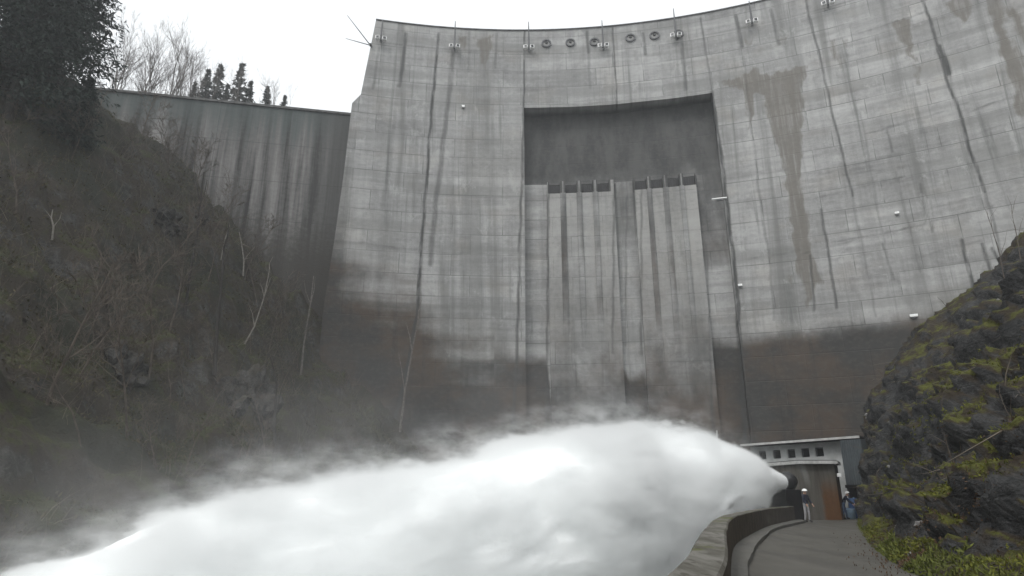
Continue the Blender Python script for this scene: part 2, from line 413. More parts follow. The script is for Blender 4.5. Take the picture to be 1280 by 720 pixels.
DR += (fbm(S*.25, ZZ*.3, 3)-.5)*.10
X = XC + (R+DR)*np.sin(TH); Y = YC + (R+DR)*np.cos(TH)
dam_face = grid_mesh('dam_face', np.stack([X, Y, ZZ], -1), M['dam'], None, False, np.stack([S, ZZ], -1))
# --- stains: dark wet foot, brown seepage, joints, pale streaks, painted recess shade (all in metres on the face)
WS = S + (fbm(S*.35, ZZ*.35, 4)-.5)*2.2; WZ = ZZ + (fbm(S*.3+40, ZZ*.5+11, 4)-.5)*np.where(TH > TH_R1, .7, 3.0) + (fbm(S*.06+3, ZZ*.9, 4)-.5)*np.where(TH < TH_R0-.04, 7.0, .6)
bl = px_poly([(330, 270), (395, 285), (425, 318), (436, 350), (480, 372), (520, 386), (540, 420), (560, 442), (600, 452), (645, 446), (683, 446), (690, 500), (765, 505), (768, 434), (801, 434), (805, 500), (888, 505), (892, 424), (930, 424), (985, 419), (1040, 412), (1100, 405), (1160, 398), (1280, 380)])
o_ = np.argsort(bl[:, 0]); bz = np.interp(S, bl[o_, 0], bl[o_, 1])
soft = np.interp(S, [R*TH_R0-14, R*TH_R0-3, R*TH_R0, R*TH_R1, R*TH_R1+1], [18, 10, 5.0, 4.0, 3.6])
wet_shade = sstep(-.5, 1, (bz - WZ)/soft + .2) * np.interp(S, [R*TH_R0-8, R*TH_R0, R*TH_R1, R*TH_R1+.2], [1, .95, .95, 1])
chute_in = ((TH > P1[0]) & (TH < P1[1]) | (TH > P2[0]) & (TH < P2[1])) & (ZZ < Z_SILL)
wet_shade = np.where(chute_in, np.maximum(.13, .30*sstep(38, 22, ZZ)+.56*sstep(19, 4, ZZ + (fbm(S*.4, ZZ*.2)-.5)*10)), wet_shade)
wet_shade = np.where(low & ~chute_in, np.maximum(wet_shade, .17), wet_shade)
# recessed panel above the sill, damp, with the overhang's shade painted in, and the strips beside the chutes
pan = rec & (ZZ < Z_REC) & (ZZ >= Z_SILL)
wet_shade = np.where(pan, np.maximum(wet_shade, .56 + .24*sstep(Z_SILL, Z_SILL+3.5, WZ) + .16*(fbm(S*.5, ZZ*.12)-.5)), wet_shade)
rs = rec & (TH >= P2[1]) & (ZZ < Z_SILL)
wet_shade = np.where(rs, np.maximum(wet_shade, .42*sstep(25, 29, ZZ)+.30*(fbm(S*.5, ZZ*.15)-.3)), wet_shade)
lsx = rec & (TH <= P1[0]) & (ZZ < Z_SILL); wet_shade = np.where(lsx, np.maximum(wet_shade, .28*(fbm(S*.6, ZZ*.12))), wet_shade)
mid = rec & (TH >= P1[1]) & (TH <= P2[0]); wet_shade = np.where(mid & (ZZ < Z_SILL), .92*sstep(16, 12.5, ZZ + (fbm(S*.8, ZZ*.4)-.5)*3), wet_shade)
mid = rec & (TH >= P1[1]) & (TH <= P2[0]) & (ZZ < Z_SILL); wet_shade = np.where(mid, np.maximum(wet_shade, .30*sstep(20, 37, ZZ)+.3*(fbm(S*.7, ZZ*.15)-.35)), wet_shade)
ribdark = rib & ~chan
wet_shade = np.where(ribdark, np.maximum(wet_shade, (.92*fbm(S*.9, ZZ*.09+5)-.08)*sstep(13, 24, ZZ)), wet_shade)
for t in PORTS: wet_shade = np.where((np.abs(TH-t) < PW+.002) & (ZZ > Z_SILL-PH-.01) & (ZZ < Z_SILL+.01), 1.0, wet_shade)  # port insides painted dark to deepen the shade of the openings
seep = np.zeros_like(S)
SEEPS = [
 ([(900, 102), (926, 98), (945, 82), (950, 95), (969, 91), (1010, 81), (1004, 103), (1003, 165), (1001, 205), (1004, 240), (1013, 290), (1017, 320), (1030, 352), (1018, 358), (1014, 386), (1009, 386), (1005, 355), (996, 342), (988, 266), (977, 200), (964, 165), (954, 120), (943, 117), (939, 163), (933, 140), (927, 114)], 1.0),
 ([(1112, 29), (1140, 22), (1142, 60), (1145, 76), (1137, 72), (1125, 45)], 1.0), ([(1139, 80), (1150, 80), (1154, 104), (1147, 105)], .8),
 ([(1035, 52), (1047, 50), (1055, 86), (1050, 84)], .7), ([(1051, 49), (1061, 47), (1062, 60), (1057, 58)], .6),
 ([(1180, 5), (1210, -8), (1214, 18), (1204, 30), (1194, 16)], 1.0),
 ([(1220, -20), (1250, -20), (1258, 30), (1276, 70), (1300, 140), (1300, 175), (1272, 140), (1255, 70)], .85),
 ([(1255, 10), (1275, 12), (1295, 60), (1290, 80)], .8),
 ([(572, 44), (586, 44), (583, 60), (580, 66), (577, 58)], .8), ([(592, 46), (617, 44), (614, 62), (608, 95), (604, 80), (598, 62)], .8),
 ([(983, 345), (992, 345), (989, 362)], .8), ([(925, 50), (945, 46), (935, 60)], .6), ([(965, 47), (988, 43), (976, 52)], .6), ([(905, 58), (922, 55), (913, 62)], .5)]
for poly, k in SEEPS:
    sd_ = poly_sd(S + (fbm(S*1.2, ZZ*.9, 3)-.5)*.9, ZZ + (fbm(S*1.5+7, ZZ*.7, 3)-.5)*1.2, px_poly(poly))
    seep = np.maximum(seep, k*sstep(-.45, .5, sd_))
for uv_, h_ in (((852, 75), 4.5), ((568, 120), 9), ((1243, 100), 6)):
    pass
joint = np.zeros_like(S)
JOINTS = [   # pixel line, half width in metres, strength
 ([(549, 42), (540, 130), (527, 310), (521, 395), (507, 470), (490, 540)], .22, .95),
 ([(567, 62), (562, 110), (554, 180), (545, 250), (538, 330)], .40, .55),
 ([(508, 42), (503, 85), (498, 108)], .30, .75), ([(498, 108), (488, 190), (478, 260)], .3, .22),
 ([(474, 60), (466, 110)], .2, .4),
 ([(656, 37), (654.5, 134)], .13, .85), ([(655, 134), (650, 300), (646, 445), (640, 545)], .2, .75),
 ([(766, 35), (771, 130)], .13, .8), ([(876, 22), (890, 115)], .13, .55),
 ([(890, 115), (906, 230), (921, 360), (933, 550)], .28, .95),  # right recess edge: step shadow painted along the joint
 ([(1008, -2), (1011, 20), (1027, 80), (1048, 175), (1066, 245)], .14, .75), ([(1066, 245), (1095, 395)], .12, .3),
 ([(1150, -10), (1170, 50), (1178, 82), (1200, 145), (1215, 195), (1232, 240)], .17, .9), ([(1174, 58), (1186, 92)], .38, .9),
 ([(1232, 240), (1255, 330)], .14, .5),
 ([(734, 40), (736, 66)], .25, .7), ([(804, 42), (807, 68)], .25, .7), ([(736, 66), (737, 110)], .2, .25),
 ([(852, 55), (857, 112)], .28, .55), ([(920, 20), (928, 58)], .3, .7), ([(964, 12), (974, 55)], .28, .6), ([(929, 70), (948, 230)], .15, .25),
 ([(587, 40), (586, 90)], .2, .35), ([(621, 42), (619, 85)], .2, .45), ([(616, 130), (610, 330)], .15, .14), ([(692, 40), (692, 110)], .15, .15),
 ([(946, 222), (963, 330), (968, 400)], .18, .35), ([(1027, 262), (1046, 385)], .17, .7), ([(1013, 320), (1018, 388)], .14, .6),
 ([(1103, 305), (1118, 350)], .12, .5), ([(1150, 230), (1165, 290)], .12, .4), ([(1202, 300), (1216, 360)], .2, .85), ([(1228, 305), (1240, 345)], .18, .8), ([(1240, 310), (1256, 340)], .15, .8),
 ([(1107, 160), (1115, 190)], .12, .5), ([(1075, 140), (1095, 250), (1115, 350)], .1, .3), ([(1120, 215), (1150, 340)], .1, .3),
 ([(784, 240), (782, 430)], .12, .4), ([(768, 225), (766, 440)], .16, .55), ([(802, 225), (802, 440)], .16, .5), ([(686, 226), (683, 545)], .16, .6), ([(884, 300), (891, 545)], .12, .4),
]
for pl, hw, k in JOINTS:
    Q = px_poly(pl); d = np.full(S.shape, 1e9)
    for A, B in zip(Q, Q[1:]): d = np.minimum(d, seg_dist(S + (fbm(S*.0+3, ZZ*.5)-.5)*.25, ZZ, A, B)[0])
    joint = np.maximum(joint, k*sstep(hw+.06, hw*.35, d))
# level pour lines traced from the face
for z_, k, s0, s1 in ((on_dam(568, 62)[1], .5, -18, 70), (on_dam(700, 244)[1]-2.6, .15, -20, 70)):
    joint = np.maximum(joint, k*sstep(.18, .04, np.abs(ZZ - z_))*sstep(s0, s0+1, S)*(.3+.7*fbm(S*.2, ZZ*0+2))*(1-rec))
pour = [([(420, 300), (520, 312)], .5), ([(430, 333), (520, 340)], .35), ([(1010, 250), (1130, 220)], .6), ([(1040, 303), (1100, 293), (1240, 258)], .75),
        ([(1080, 168), (1145, 150)], .7), ([(1110, 158), (1160, 146), (1210, 128)], .6), ([(1010, 128), (1100, 105)], .4), ([(1030, 54), (1085, 38), (1160, 14)], .6),
        ([(918, 328), (1000, 313)], .5), ([(1000, 318), (1070, 300)], .5), ([(1210, 140), (1275, 118)], .8), ([(560, 244), (650, 246)], .45), ([(535, 316), (648, 318)], .4),
        ([(905, 225), (985, 212)], .35), ([(1020, 220), (1100, 198), (1280, 150)], .45), ([(1110, 330), (1230, 300)], .45), ([(1140, 268), (1280, 228)], .4), ([(930, 398), (1010, 388)], .3)]
for pl, k in pour:
    Q = px_poly(pl); d = np.full(S.shape, 1e9)
    for A, B in zip(Q, Q[1:]): d = np.minimum(d, seg_dist(S, ZZ + (fbm(S*.6, ZZ*0, 3)-.5)*.35, A, B)[0])
    joint = np.maximum(joint, k*sstep(.17, .05, d)*(.15+1.1*np.clip(fbm(S*.9, ZZ)-.25, 0, 1)))
pale = np.where(chan & (ZZ < Z_SILL-PH), .9*sstep(12, 26, ZZ)*fbm(S*.8, ZZ*.1, 3)*1.4, 0) + np.where(chute_in & ~chan & ~ribdark, .4*sstep(8, 20, ZZ), 0)
pale = np.maximum(pale, .55*sstep(.8, .1, np.abs(ZZ - bz - .9))*(TH > TH_R1)*fbm(S*.3, ZZ*1.5))
pale = np.maximum(pale, .45*(S < R*TH_R0)*(ZZ > bz)*sstep(.45, .7, fbm(S*.15, ZZ*.12+3)))
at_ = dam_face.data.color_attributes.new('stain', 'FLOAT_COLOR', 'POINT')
at_.data.foreach_set('color', np.stack([np.clip(wet_shade, 0, 1), np.clip(seep, 0, 1), np.clip(joint, 0, 1), np.clip(pale, 0, 1)], -1).astype(np.float32).ravel())
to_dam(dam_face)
# crest deck, rear face and left end of the block
TKC = 7.0
ths = np.linspace(lt[-1], deg(50), 120)
def arc(dr, z): return np.stack([XC+(R+dr)*np.sin(ths), YC+(R+dr)*np.cos(ths), np.full(len(ths), z)], -1)
to_dam(grid_mesh('crest_deck', np.stack([arc(0.02, ZCREST-.02), arc(TKC, ZCREST-.02), arc(TKC, -8)]), M['plainconc']))
V = []; 
for z, t in zip(LEz, LEt): V += [damp(t, z, 0.0), damp(t, z, 12.0)]
V = [damp(np.interp(-8, LEz, LEt), -8, 0), damp(np.interp(-8, LEz, LEt), -8, 12)] + V
to_dam(from_lists('block_end', V, [(2*i, 2*i+1, 2*i+3, 2*i+2) for i in range(len(V)//2-1)], M['plainconc']))
# coping along the crest
ring = [(-.14, ZCREST-.02), (-.14, ZCREST+.12), (.45, ZCREST+.12), (.45, ZCREST-.02), (-.14, ZCREST-.02)]
to_dam(grid_mesh('crest_coping', np.stack([arc(d, z) for d, z in ring]), M['coping'], smooth=False))
# dark gates added inside the eight openings to deepen their shade
for t in PORTS:
    b = MB(); c = damp(t, Z_SILL - PH/2, 1.6); b.box(c, (PW*2*R-.02, .12, PH-.02), -t)
    for kx in (-.3, 0, .3):
        p = damp(t + kx/R, Z_SILL-PH/2, 1.5); b.box(p, (.06, .1, PH-.04), -t)
    to_dam(b.build('port_shade_gate', M['gate']))
# round ports under the crest, with a dark ring and a pale disc inside
for u, v in ((683, 55), (713, 54), (743, 53), (788, 48), (818, 45), (848, 43)):
    t, z = on_dam(u, v)
    Mx = Matrix.Translation(damp(t, z, 0)) @ Matrix.Rotation(-t, 4, 'Z')
    def ringmesh(name, prof, mat, n=28):
        Vv = []; Fc = []
        for r_, y_ in prof:
            for k in range(n):
                a = 2*math.pi*k/n; Vv.append(Mx @ Vector((r_*math.cos(a), y_, r_*math.sin(a)*.93)))
        for i in range(len(prof)-1):
            for k in range(n): Fc.append((i*n+k, i*n+(k+1) % n, (i+1)*n+(k+1) % n, (i+1)*n+k))
        return from_lists(name, Vv, Fc, mat, smooth=False)
    pr = to_dam(ringmesh('round_port', [(.48, -.03), (.48, -.22), (.66, -.22), (.66, .05)], M['darkpole']))
    b = ringmesh('port_lens', [(.001, -.06), (.33, -.07), (.48, -.04)], M['plainconc']); b.parent = pr
    h = ringmesh('port_core', [(.001, -.20), (.17, -.19), (.2, -.05)], M['gate']); h.parent = pr
    for q in h.data.vertices: q.co.z += .14

# masts with floodlights along the crest
def mast(u, vtop, vbase, label, tilt=0.0):
    t, z = on_dam(u, vbase); zt = on_dam(u, vtop)[1]
    p0 = damp(t, z, -.02); root = tag(empty('lamp_mast', p0, -t), label, 'lamp mast', 'masts with floodlights along the dam crest')
    H = max(2.5, zt - z)
    MB().tube([(0, -.55, -.1), (0, -.55, H*.55), (0, -.55, H)], [.13, .10, .045], 8).build('pole', M['darkpole'], root)
    MB().box((0, -.27, .05), (.12, .56, .12)).box((0, -.27, .9), (.1, .56, .1)).box((0, -.06, .475), (.16, .1, 1.1)).build('bracket', M['galv'], root)
    for s in (-1, 1):
        b = MB().box((s*.42, -.66, .12), (.52, .46, .50), s*.25, .04).build('floodlight', M['white'], root)
        g = MB().box((s*.45, -.90, .12), (.36, .02, .36), s*.25).build('lens', M['glass'], b)
    return root
mast(476, 28, 53, 'slim dark mast with two white floodlights nearest the left end of the dam crest')
mast(568, 30, 63, 'slim dark mast with floodlights standing over the double brown drip stain on the crest')
mast(661, 31, 64, 'slim dark mast with floodlights at the joint just left of the round ports')
mast(754, 29, 62, 'slim dark mast with floodlights beside the third round port from the left')
mast(845, 14, 49, 'slim dark mast with floodlights in front of the rightmost round port')
mast(940, 4, 32, 'slim dark mast with floodlights above the large brown V shaped stain')
mast(1035, -30, 9, 'slim dark mast with floodlights cut by the top edge of the picture')
t, z = on_dam(463, 57); pb = damp(t, z, -.05)
for (u, v), lab in (((434, 19), 'thin grey rod slanting steeply up from the left end of the dam'), ((432, 48), 'thin grey rod sticking out low and flat from the left end of the dam')):
    p1 = Vector(at(u, v, pb.y - 1.5)); root = tag(empty('antenna_rod', pb), lab, 'rod')
    d = p1 - pb; MB().tube([(0, 0, 0), d*.5, d], [.07, .055, .03], 6).build('rod', M['darkpole'], root)
    MB().box((.05, -.1, 0), (.3, .3, .35), 0, .03).build('mounting_box', M['white'], root)
# small fittings on the face
def fitting(u, v, lab, w_, h_=.3):
    t, z = on_dam(u, v); root = tag(empty('wall_fitting', damp(t, z, 0), -t), lab, 'wall fitting')
    MB().box((0, -.2, 0), (w_, .22, h_), 0, .03).build('cover', M['white'], root)
    MB().box((0, -.05, -h_*.5-.08), (w_*.4, .3, .1)).build('bracket', M['galv'], root)
fitting(1142, 395, 'small white fitting just above the dark stained foot at the right of the dam', .7, .28)
fitting(899, 249, 'long white bracket at the right edge of the spillway recess', 1.7, .14)
fitting(1121, 267, 'small pale fitting halfway up the pale concrete at the right of the dam', .4, .25)
fitting(925, 357, 'small white fitting on the thick dark joint right of the spillway chutes', .45, .25)
fitting(579, 134, 'small dark based fitting alone on the pale upper left of the dam', .35, .3)

# ------------------------------------------------------------------ WING WALL
th_w, zw = on_dam(440, 128); pR = damp(np.interp(zw, LEz, LEt)+.0, zw, 3.0)
pL = Vector(on_z(115, 112, zw)); dl = (pL - pR); dl.z = 0; Lw = dl.length; dl.normalize()
nw = Vector((-dl.y, dl.x, 0));  nw = nw if nw.y < 0 else -nw           # towards the camera
s_ = np.linspace(-6, 75, 90); zz_ = np.linspace(0, zw+8, 60)
Pw = np.zeros((60, 90, 3)); 
for i, z in enumerate(zz_):
    zz = zw - (zw+8)*i/59
    batter = .012*(zw - zz)
    for j, q in enumerate(s_):
        p = pR + dl*q + nw*batter; Pw[i, j] = (p.x, p.y, zz)
uvw = np.stack([np.repeat(-s_[None, :], 60, 0), Pw[..., 2]-zw], -1)
wing = tag(empty('wing_wall', pR), 'darker streaked concrete wing wall with level top left of the tall dam', 'wall')
wi = Matrix.Translation(-pR)
def to_wing(o): o.parent = wing; o.matrix_parent_inverse = wi; return o
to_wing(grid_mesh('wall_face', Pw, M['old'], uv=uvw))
b = MB(); mid_ = pR + dl*34.5 - nw*1.4; ang = math.atan2(dl.y, dl.x)
b.box((mid_.x, mid_.y, zw+.13), (81, 3.2, .3), ang).build('wall_coping', M['coping']); to_wing(COL.objects['wall_coping'])

# ------------------------------------------------------------------ LEFT HILLSIDE
ctrl = [(520, 600, 66), (485, 560, 67), (445, 500, 68), (400, 450, 68), (355, 400, 66), (320, 345, 63.5), (285, 298, 60), (250, 257, 56.5), (190, 208, 51), (130, 182, 46), (100, 176, 44),
        (380, 500, 57), (300, 450, 51), (200, 380, 44), (280, 350, 55), (100, 300, 40), (200, 300, 48), (0, 300, 34), (0, 450, 28), (0, 600, 22.5), (100, 450, 34), (100, 600, 27),
        (200, 550, 36), (200, 480, 39), (300, 580, 43), (400, 600, 52), (440, 590, 59), (0, 150, 39), (0, 40, 43)]
CX = [at(*c) for c in ctrl] + [np.array(q, float) for q in ((-17, 6, -4.5), (-28, 6, 8), (-42, 6, 26), (-16, -20, -4.5), (-42, -20, 26), (-75, -10, 48), (-80, 30, 50), (-4, 76, -2), (-14, 80, 20), (-26, 80, 30), (-45, 72, 40), (-70, 60, 48), (-2, 60, -6), (-8, 40, -6), (-12, 20, -6))]
CX = np.array(CX)
def rbf_fit(P):
    A = np.hypot(P[:, None, 0]-P[None, :, 0], P[:, None, 1]-P[None, :, 1]) + np.eye(len(P))*(-.6)
    Q = np.c_[np.ones(len(P)), P[:, :2]]; n = len(P)
    Mt = np.block([[A, Q], [Q.T, np.zeros((3, 3))]])
    return np.linalg.solve(Mt, np.r_[P[:, 2], 0, 0, 0])
WL = rbf_fit(CX)
def hill_z(x, y, detail=True):
    x = np.asarray(x, float); y = np.asarray(y, float)
    r = np.hypot(x[..., None]-CX[:, 0], y[..., None]-CX[:, 1])
    z = r @ WL[:len(CX)] + WL[-3] + WL[-2]*x + WL[-1]*y
    if detail:
        n = fbm(x*.16+3, y*.16, 5)
        rg = 1-np.abs(2*fbm(x*.3+11, y*.22+4, 4)-1)
        z = z + (n-.5)*5.0 + (rg-.7)*3.4 + (fbm(x*1.1, y*1.1, 3)-.5)*1.1
        st = 2.6; q = z/st + fbm(x*.2, y*.2, 2)*2; fr = q-np.floor(q)
        z = z + st*.35*(sstep(.25, .75, fr)-fr)
    return z
gx = np.linspace(-85, 2, 330); gy = np.linspace(-22, 82, 380)
GX, GY = np.meshgrid(gx, gy); GZ = np.maximum(hill_z(GX, GY), -7.5)
hill = tag(grid_mesh('hillside', np.stack([GX, GY, GZ], -1), M['hill'], smooth=True), kind='structure')

# ridge behind the wing wall
rp = []
for i in range(40):
    row = []
    for j in range(60):
        q = -12 + j*1.9; back = 3 + i*2.4
        p = pR + dl*q - nw*back
        hgt = zw - 1.5 + 3.2*(1-math.exp(-max(0, back-8)/18)) + (fbm(p.x*.08, p.y*.08)-.5)*4*min(1, back/12)
        if q < 2: hgt -= (2-q)*3.0
        row.append((p.x, p.y, hgt))
    rp.append(row)
ridge_arr = np.array(rp)
tag(grid_mesh('ridge', ridge_arr, M['ridge'], flip=True), kind='structure')

# ------------------------------------------------------------------ GROUND, RIVER, ROAD
tag(from_lists('ground', [(-900, -900, -8.2), (900, -900, -8.2), (900, 900, -8.2), (-900, 900, -8.2)], [(0, 1, 2, 3)], M['bed']), kind='structure')
def make_water():
    k = NT('white_water'); pos = k.n('ShaderNodeNewGeometry').outputs['Position']
    n = k.noise(pos, .6, 6, .65); n2 = k.noise(pos, 2.5, 5, .7)
    c = k.mix(k.ramp(n, .35, .6), (.10, .13, .12), (.70, .74, .74))
    k.bsdf(c, .35, k.math('ADD', n, n2), .8, .3, .4); return k.m
gx2 = np.linspace(-45, 22, 120); gy2 = np.linspace(-40, 75, 160); AX, AY = np.meshgrid(gx2, gy2)
tag(grid_mesh('river', np.stack([AX, AY, -5.2 + (fbm(AX*.5, AY*.5, 4)-.5)*.8], -1), make_water()), kind='structure')

wall_in = [(-1.2, -14), (-.75, -4), (-.35, 1.0), (on_z(901, 720, .85)[0], on_z(901, 720, .85)[1]), tuple(on_z(914, 720, 0)[:2]), tuple(on_z(920, 686, 0)[:2]), tuple(on_z(940, 671, 0)[:2]), tuple(on_z(962, 660, 0)[:2]), tuple(on_z(985, 654, 0)[:2]), tuple(on_z(1001, 650.5, 0)[:2])]
kerb_l = [(0.4, -14), (.8, -4), (1.3, 1.0), (2.1, 6.0), tuple(on_z(934, 720, 0)[:2]), tuple(on_z(939, 700, 0)[:2]), tuple(on_z(948, 682, 0)[:2]), tuple(on_z(968, 664, 0)[:2]), tuple(on_z(990, 657.5, 0)[:2]), tuple(on_z(1007, 653.5, 0)[:2])]
road_r = [(5.6, -14), (5.7, -4), (5.9, 1.0), (6.2, 7.0), tuple(on_z(1142, 722, 0)[:2]), tuple(on_z(1118, 708, 0)[:2]), tuple(on_z(1094, 690, 0)[:2]), tuple(on_z(1074, 670, 0)[:2]), tuple(on_z(1062, 655, 0)[:2]), tuple(on_z(1066, 647, 0)[:2])]
def catmull(pts, n):
    P = [np.array(p, float) for p in pts]; P = [2*P[0]-P[1]] + P + [2*P[-1]-P[-2]]
    seg = len(P)-3; out = []
    for i in range(n):
        t = i/(n-1)*seg; k = min(int(t), seg-1); f = t-k
        a, b, c, d = P[k:k+4]
        out.append(.5*((2*b)+(c-a)*f+(2*a-5*b+4*c-d)*f*f+(3*b-a-3*c+d)*f**3))
    return np.array(out)
NL = 140
WI, KL, RR = catmull(wall_in, NL), catmull(kerb_l, NL), catmull(road_r, NL)
def strip(name, A, B, za, zb_, mat, m=8, bumpy=0.0):
    P = np.zeros((len(A), m, 3))
    for j in range(m):
        f = j/(m-1); P[:, j, :2] = A*(1-f)+B*f; P[:, j, 2] = za*(1-f)+zb_*f
    if bumpy: P[..., 2] += (fbm(P[..., 0]*.7, P[..., 1]*.7, 3)-.5)*bumpy
    return grid_mesh(name, P, mat, flip=True)
tag(strip('road', KL, RR + (RR-KL)*.25, 0, 0.0, M['road'], 14, 0), kind='structure')
tag(strip('pavement', WI, KL, .10, .10, M['walk'], 5, 0), kind='structure')
# yard in front of the buildings and the fill under the road
yard = [tuple(KL[-2]), tuple(WI[-1]), (17.5, 43), (17.6, 47), (22, 58), (33, 58), (30, 46), tuple(RR[-1]+np.array([3, 0])), tuple(RR[-8]+np.array([2, 0]))]
tag(from_lists('yard', [(x, y, -.004) for x, y in yard], [tuple(range(len(yard)))], M['walk']), kind='structure')
# kerb
def ribbon(line, off0, off1, z0, z1, name, mat, wob=0.0, parent=None, m=2):
    T = np.gradient(line, axis=0); T /= np.linalg.norm(T, axis=1)[:, None]; N = np.stack([-T[:, 1], T[:, 0]], -1)
    prof = [(off0, z0), (off0, z1), (off1, z1), (off1, z0)]
    rows = []
    for i, (o_, z_) in enumerate(prof):
        wv = (fbm(line[:, 0]*.5+i, line[:, 1]*.5, 2)-.5)*wob
        rows.append(np.c_[line + N*(o_ + wv)[:, None] if wob else line + N*o_, np.full(len(line), z_) + wv])
    rows = np.array(rows)
    if True:
        rows = np.concatenate([rows[:1], rows[:1], rows[1:2], rows[1:2], rows[2:3], rows[2:3], rows[3:]], 0) if False else rows
    return grid_mesh(name, rows, mat, parent, smooth=False, flip=False)
tag(ribbon(KL, -.02, .16, -.1, .125, 'kerb', M['walk'], .03), 'low concrete kerb curving along the left edge of the narrow road', 'kerb')
# parapet wall on the river side
pw = tag(empty('parapet_wall', (WI[70][0], WI[70][1], 0)), 'low brown stained concrete parapet wall curving between road and water jet', 'parapet wall')
pwi = Matrix.Translation((-WI[70][0], -WI[70][1], 0))
def make_parapet():
    k = NT('parapet_concrete'); pos = k.n('ShaderNodeNewGeometry'); P = pos.outputs['Position']
    z = k.n('ShaderNodeSeparateXYZ', {'Vector': P}).outputs[2]; nz = k.n('ShaderNodeSeparateXYZ', {'Vector': pos.outputs['Normal']}).outputs[2]
    n = k.noise(P, .8, 5, .6); n2 = k.noise(k.mapping(P, (3.2, .55, 3.2)), 1, 6, .6); n3 = k.noise(P, 1.7, 6, .7)
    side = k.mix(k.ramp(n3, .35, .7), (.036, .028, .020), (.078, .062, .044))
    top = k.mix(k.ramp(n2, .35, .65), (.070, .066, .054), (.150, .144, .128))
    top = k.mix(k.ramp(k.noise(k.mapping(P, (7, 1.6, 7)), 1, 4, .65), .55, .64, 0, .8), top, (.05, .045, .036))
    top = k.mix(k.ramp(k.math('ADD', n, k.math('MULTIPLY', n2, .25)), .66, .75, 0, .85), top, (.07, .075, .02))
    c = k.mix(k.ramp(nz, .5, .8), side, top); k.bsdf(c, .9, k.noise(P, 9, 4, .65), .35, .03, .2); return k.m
M['parapet'] = make_parapet()
def wall_strip(o0, o1, z0, z1, name, seg=5):
    T = np.gradient(WI, axis=0); T /= np.linalg.norm(T, axis=1)[:, None]; N = np.stack([-T[:, 1], T[:, 0]], -1)
    prof = [(o0, z0)] + [(o0, z0+(z1-.03-z0)*i/seg) for i in range(1, seg+1)] + [(o0+.03, z1)] + [(o0+.03+(o1-o0-.06)*i/4, z1) for i in range(1, 5)] + [(o1, z1-.03), (o1, -7.5)]
    rows = []
    for o_, z_ in prof:
        q = WI + N*o_; wv = (fbm(q[:, 0]*.5+z_, q[:, 1]*.5, 2)-.5)*.04
        q = WI + N*(o_ + wv)[:, None]; rows.append(np.c_[q, np.full(len(q), z_)+wv*.8])
    return grid_mesh(name, np.array(rows), M['parapet'], smooth=False)
ws = wall_strip(0.0, .42, -.2, .86, 'wall_body'); ws.parent = pw; ws.matrix_parent_inverse = pwi

# ------------------------------------------------------------------ RIGHT CLIFF
base = [(6.0, -14), (6.0, -4), (6.1, 1.0), (6.5, 7.0), tuple(on_z(1136, 718, 0)[:2]), tuple(on_z(1112, 704, 0)[:2]), tuple(on_z(1089, 686, 0)[:2]), tuple(on_z(1077, 669, 0)[:2]), tuple(on_z(1072, 656, 0)[:2]), tuple(at(1086, 640, 41.5)[:2]), tuple(at(1090, 640, 45)[:2]), tuple(at(1125, 600, 50)[:2]), tuple(at(1200, 600, 54)[:2]), tuple(at(1330, 600, 58)[:2])]
NB, NU = 420, 230
BL = catmull(base, NB)
Tn = np.gradient(BL, axis=0); 
for _ in range(12): Tn[1:-1] = (Tn[:-2]+Tn[1:-1]*2+Tn[2:])/4
Tn /= np.linalg.norm(Tn, axis=1)[:, None]; Nn = np.stack([Tn[:, 1], -Tn[:, 0]], -1)
stat = np.linspace(0, 1, NB); seg = len(base)-1
prof_near = np.array([(0, -.6), (.15, .06), (.8, .5), (1.9, 1.6), (4.0, 3.4), (7.0, 5.7), (11, 8.0), (18, 11.6), (34, 24)])
prof_mid = np.array([(0, -.6), (.15, .1), (.9, .6), (1.7, 2.2), (3.0, 4.6), (5.0, 7.1), (8.5, 9.6), (16, 14), (34, 26)])
prof_far = np.array([(0, -.6), (.05, .6), (.25, 2.4), (.6, 4.6), (1.2, 7.0), (2.6, 9.0), (5.0, 11.3), (12, 17), (34, 29)])
tpar = np.linspace(0, 1, NU)
def resample(P):
    L = np.r_[0, np.cumsum(np.hypot(*np.diff(P, axis=0).T))]; L /= L[-1]
    tt_ = tpar**1.35
    return np.c_[np.interp(tt_, L, P[:, 0]), np.interp(tt_, L, P[:, 1])]
pn, pm, pf = resample(prof_near), resample(prof_mid), resample(prof_far)
wm = sstep(4.5/seg, 6.5/seg, stat); wf = sstep(7.4/seg, 8.8/seg, stat)
PR = pn[None]*(1-wm)[:, None, None] + pm[None]*wm[:, None, None]
PR = PR*(1-wf)[:, None, None] + pf[None]*wf[:, None, None]
